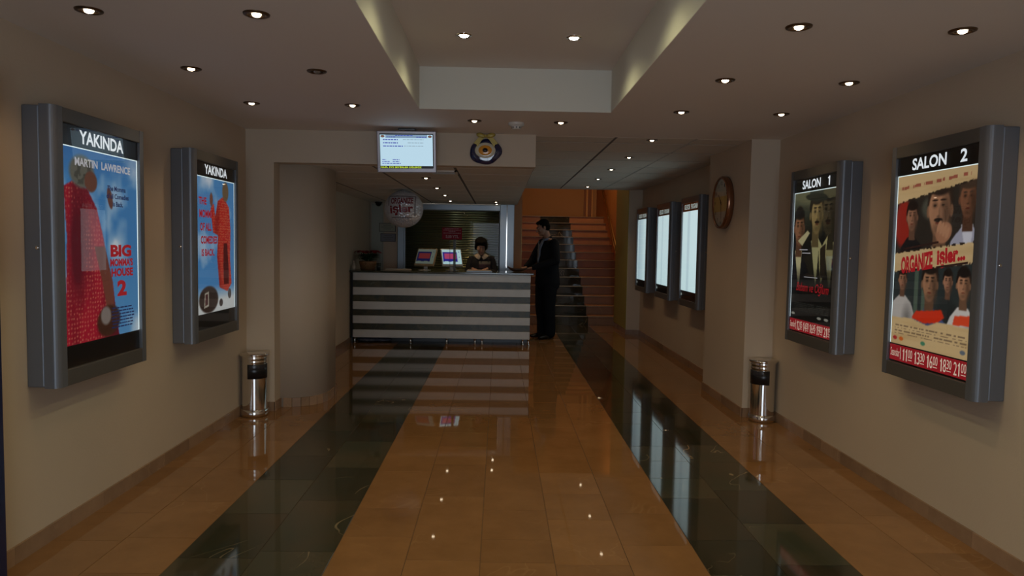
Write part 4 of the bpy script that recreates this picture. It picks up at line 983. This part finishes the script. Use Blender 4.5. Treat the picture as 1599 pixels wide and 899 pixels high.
# ---- man in a dark suit (local front is -y)
man = thing('person', 'man in a dark suit standing at the right end of the counter, head bowed', 'person', (.735, 11.24, 0), R(-62))
TH = Matrix.Translation((0, -.055, 1.755)) @ Matrix.Rotation(R(-22), 4, 'Z') @ Matrix.Rotation(R(20), 4, 'X')
b = MB(); head(b, TH)
b.limb([(0, .045, 1.54), (0, .02, 1.62), (0, -.02, 1.70)], [(.060, .060), (.056, .058), (.058, .06)], 16)
b.limb([(0, .03, .93), (0, .03, 1.1), (0, .04, 1.3), (0, .045, 1.45), (0, .045, 1.54)], [(.15, .10), (.145, .10), (.165, .105), (.175, .10), (.10, .07)], 20, side=(1, 0, 0))
ARM = {}
for s, el, wr in ((1, (.30, .00, 1.235), (.15, -.33, 1.125)), (-1, (-.28, -.07, 1.22), (-.03, -.34, 1.125))):
    sh = (s*.19, .04, 1.50); ARM[s] = (sh, el, wr)
    b.limb([sh, Vector(sh).lerp(Vector(el), .5), el], [.050, .045, .038], 12); b.limb([el, Vector(el).lerp(Vector(wr), .4), wr], [.040, .036, .025], 12)
    hand_(b, wr, Vector(wr)-Vector(el)+Vector((0, 0, .03)), (0, 0, -1), .22, 1 if s < 0 else -1)
for s in (-1, 1):
    b.limb([(s*.09, .03, .95), (s*.10, .01, .52), (s*.105, .035, .09)], [.082, .055, .038], 14); b.limb([(s*.105, .05, .045), (s*.115, -.06, .035)], [.036, .034], 12)
remesh(b.build('body', M_skin, man), .0055, 2)
face_bits(TH, man)
b = MB(); s0 = 0; b.ball((0, .022, .048), (.083, .098, .085)); b.ball((0, .058, -.01), (.074, .058, .068)); b.ball((0, -.045, .088), (.060, .045, .028)); b.ball((.075, -.005, .01), (.010, .022, .03)); b.ball((-.075, -.005, .01), (.010, .022, .03)); b.xf(TH)
remesh(b.build('hair', M_hair, man), .007, 3)
b = MB()
b.limb([(0, .045, .88), (0, .045, .98), (0, .04, 1.12), (0, .045, 1.28), (0, .052, 1.42), (0, .055, 1.50), (0, .05, 1.565)], [(.235, .185), (.225, .178), (.208, .168), (.220, .168), (.232, .150), (.195, .115), (.078, .072)], 24, side=(1, 0, 0))
for s in (-1, 1):
    sh, el, wr = [Vector(q) for q in ARM[s]]; b.limb([sh+Vector((-s*.02, .01, .005)), sh.lerp(el, .5), el], [.080, .076, .068], 14); b.limb([el, el.lerp(wr, .5), el.lerp(wr, .93)], [.067, .058, .045], 14)
remesh(b.build('jacket', M_suit, man), .009, 4)
b = MB()
for s in (-1, 1): b.limb([(s*.085, .04, .98), (s*.10, .02, .75), (s*.105, .01, .5), (s*.108, .035, .28), (s*.108, .04, .10)], [.140, .122, .104, .092, .094], 16)
remesh(b.build('trousers', M_suit, man), .010, 4)
b = MB()   # shirt front: V panel following the chest
rowsz = [(1.55, .030), (1.48, .040), (1.40, .038), (1.32, .030), (1.24, .018), (1.18, .004)]
vs = []
for z, hw_ in rowsz:
    dep = .158 if z > 1.3 else .172; zc = {1.55: -.035, 1.48: -.078}.get(z, .05-dep)
    for j in range(5):
        x = hw_*(j-2)/2; vs.append((x, zc-.012+abs(j-2)*.003, z))
fs = [(i*5+j, i*5+j+1, (i+1)*5+j+1, (i+1)*5+j) for i in range(5) for j in range(4)]
b.add(vs, fs, True); so = b.build('shirt_front', M_shirtb, man); sd2 = so.modifiers.new('solid', 'SOLIDIFY'); sd2.thickness = .01; sd2.offset = -1
MB().prism([(-.013, 1.53), (.013, 1.545), (.010, 1.50), (.018, 1.28), (0, 1.235), (-.018, 1.28), (-.010, 1.50)], 0, -.006, 'y').xf(Matrix.Translation((0, -.128, 0)) @ Matrix.Shear('XZ', 4, (0, 0))).build('tie', M_tie, man)
b = MB(); n = 24; prof_ = []
for i in range(n+1):
    a = R(-70+320*i/n-90+20); x, y = .068*math.sin(a*1.0), .068*math.cos(a)
    prof_.append((x, y))
vs = []
for i, (x, y) in enumerate(prof_):
    k = abs(i-n/2)/(n/2); top = 1.605-.035*k; vs += [(x*.98, y*.98+.012, top+.004), (x*1.10, y*1.10+.022, top-.030)]
vs = [(x, y+.012, z) for x, y, z in vs]
b.add(vs, [(2*i, 2*i+2, 2*i+3, 2*i+1) for i in range(n)], True); so = b.build('shirt_collar', M_shirtb, man); q = so.modifiers.new('solid', 'SOLIDIFY'); q.thickness = .006
for s in (-1, 1):
    sh, el, wr = [Vector(q) for q in ARM[s]]; MB().tube([el.lerp(wr, .90), el.lerp(wr, .99)], [.034, .033], 14).build('shirt_cuff', M_shirtb, man)
    b = MB(); b.limb([(s*.108, .075, .045), (s*.112, .0, .045), (s*.120, -.10, .036), (s*.122, -.155, .030)], [(.040, .042), (.043, .043), (.046, .034), (.038, .026)], 14, side=(1, 0, 0)); b.v = [(x, y, max(z, .004)) for x, y, z in b.v]
    b.build('shoe', M_shoe, man)

# ---- cashier (front -y)
wo = thing('person', 'cashier in a black jumper with pale collar behind the counter, looking down', 'person', (-.285, 11.55, 0), R(0))
TW = Matrix.Translation((-.012, -.05, 1.445)) @ Matrix.Rotation(R(6), 4, 'Z') @ Matrix.Rotation(R(24), 4, 'X')
b = MB(); head(b, TW, True)
b.limb([(0, .03, 1.25), (0, .015, 1.32), (0, -.015, 1.39)], [.048, .046, .048], 14)
b.limb([(0, .03, .74), (0, .03, .9), (0, .03, 1.08), (0, .03, 1.2), (0, .03, 1.27)], [(.15, .11), (.13, .09), (.145, .095), (.15, .085), (.08, .06)], 20, side=(1, 0, 0))
AW = {}
for s, el, wr in ((1, (.235, -.04, .99), (.10, -.26, 1.085)), (-1, (-.235, -.02, .99), (-.13, -.25, 1.085))):
    sh = (s*.16, .03, 1.225); AW[s] = (sh, el, wr); b.limb([sh, el], [.042, .034], 12); b.limb([el, wr], [.034, .022], 12)
    hand_(b, wr, Vector(wr)-Vector(el)+Vector((0, 0, -.12)), (0, 0, -1), .3, 1 if s < 0 else -1, .9)
for s in (-1, 1):
    b.limb([(s*.08, .03, .76), (s*.085, .02, .42), (s*.09, .03, .09)], [.078, .05, .034], 14); b.limb([(s*.09, .04, .04), (s*.095, -.06, .03)], [.032, .03], 12)
remesh(b.build('body', M_skin_w, wo), .0055, 2); face_bits(TW, wo, True)
b = MB(); b.ball((0, .02, .06), (.100, .105, .085)); b.ball((0, .055, .0), (.090, .065, .080)); b.ball((0, -.045, .088), (.082, .062, .036)); b.ball((.030, -.080, .062), (.05, .022, .022), Matrix.Rotation(R(20), 3, 'Y'))
for s in (-1, 1): b.ball((s*.082, -.005, -.005), (.020, .040, .062)); b.limb([(s*.080, -.03, .04), (s*.086, -.035, -.01), (s*.074, -.04, -.055)], [.016, .016, .008], 8)
b.xf(TW); remesh(b.build('hair', M_hair, wo), .007, 3)
M_jump = mat('black_jumper', (.007, .006, .009), .85, bump=.4, bscale=180)
b = MB(); b.limb([(0, .03, .78), (0, .03, .9), (0, .03, 1.05), (0, .035, 1.17), (0, .035, 1.24), (0, .03, 1.275)], [(.175, .125), (.165, .115), (.180, .122), (.190, .112), (.165, .09), (.075, .06)], 24, side=(1, 0, 0))
for s in (-1, 1):
    sh, el, wr = [Vector(q) for q in AW[s]]; b.limb([sh, sh.lerp(el, .5), el], [.062, .056, .050], 14); b.limb([el, el.lerp(wr, .92)], [.050, .034], 14)
remesh(b.build('jumper', M_jump, wo), .009, 3)
q = picture(np.flipud(np.zeros((NZ, NX, 3))) if False else (lambda p: (p.mix((V-.45)*4, (130, 115, 92)), p.mix((vnoise(5, 4, 77)-.5)*4, (40, 45, 35)), p.a)[-1])(Paint((62, 14, 18))), -.035, .15, 1.085, 1.20, 0, None, wo, 'jumper_print')
mp = bpy.data.materials.new('jumper_print'); mp.use_nodes = True; a_ = mp.node_tree.nodes.new('ShaderNodeVertexColor'); a_.layer_name = 'print'; mp.node_tree.links.new(a_.outputs[0], mp.node_tree.nodes['Principled BSDF'].inputs['Base Color'])
q.data.materials.clear(); q.data.materials.append(mp)
for v in q.data.vertices: v.co.y = .03-.128*math.sqrt(max(1-(v.co.x/.21)**2, .05))-.004
M_collar = mat('cream_collar', (.55, .45, .34), .7)
for s in (-1, 1):
    b = MB(); b.add([(s*.008, -.075, 1.272), (s*.045, -.045, 1.318), (s*.062, .0, 1.322), (s*.118, -.020, 1.287), (s*.080, -.085, 1.248), (s*.035, -.105, 1.225)], [(0, 1, 4, 5), (1, 2, 3, 4)] if s > 0 else [(5, 4, 1, 0), (4, 3, 2, 1)], True)
    o = b.build('collar', M_collar, wo); z = o.modifiers.new('solid', 'SOLIDIFY'); z.thickness = .006
b = MB()
for s in (-1, 1): b.limb([(s*.078, .03, .80), (s*.085, .02, .45), (s*.09, .03, .10)], [.105, .078, .070], 14)
remesh(b.build('trousers', M_suit, wo), .011, 3)
for s in (-1, 1):
    b = MB(); b.limb([(s*.09, .06, .04), (s*.095, -.03, .04), (s*.10, -.12, .028)], [(.034, .038), (.037, .036), (.034, .024)], 12, side=(1, 0, 0)); b.v = [(x, y, max(z, .004)) for x, y, z in b.v]; b.build('shoe', M_shoe, wo)

# ================================================================ pieces that belong to a part go one level deeper
def sub(names, part, test=None):
    """children called names (of the same thing) become children of its part"""
    for t in [o for o in bpy.data.objects if o.parent is None]:
        kids = list(t.children); ps = [k for k in kids if k.name.split('.')[0] == part]
        if not ps: continue
        for k in kids:
            if k.name.split('.')[0] in names and (test is None or test(k)): k.parent = ps[0]
def zmid(o): v = o.data.vertices; return sum(p.co.z for p in v)/len(v)
sub(('lettering', 'underline', 'divider'), 'show_time_strip', lambda o: zmid(o) < .18)
sub(('header_lettering',), 'header_strip')
sub(('lettering', 'credit_lines', 'title_rules', 'small_print'), 'poster')
sub(('title_bar', 'corner_emblem', 'screen_lines', 'screen_times'), 'screen'); sub(('ticker_lettering',), 'ticker_bar')
sub(('dark_window', 'seat_plan', 'button_row', 'icon'), 'screen')
sub(('lettering', 'small_print'), 'sign_board'); sub(('key',), 'key_tray'); sub(('lettering', 'title_frame'), 'balloon_skin')
sub(('numeral', 'dial_band'), 'dial'); sub(('mouth_flap',), 'mouth_frame'); sub(('door_handle', 'handle_plate'), 'door_panel'); sub(('print_lines',), 'sheet'); sub(('vent_slot',), 'sensor_head')
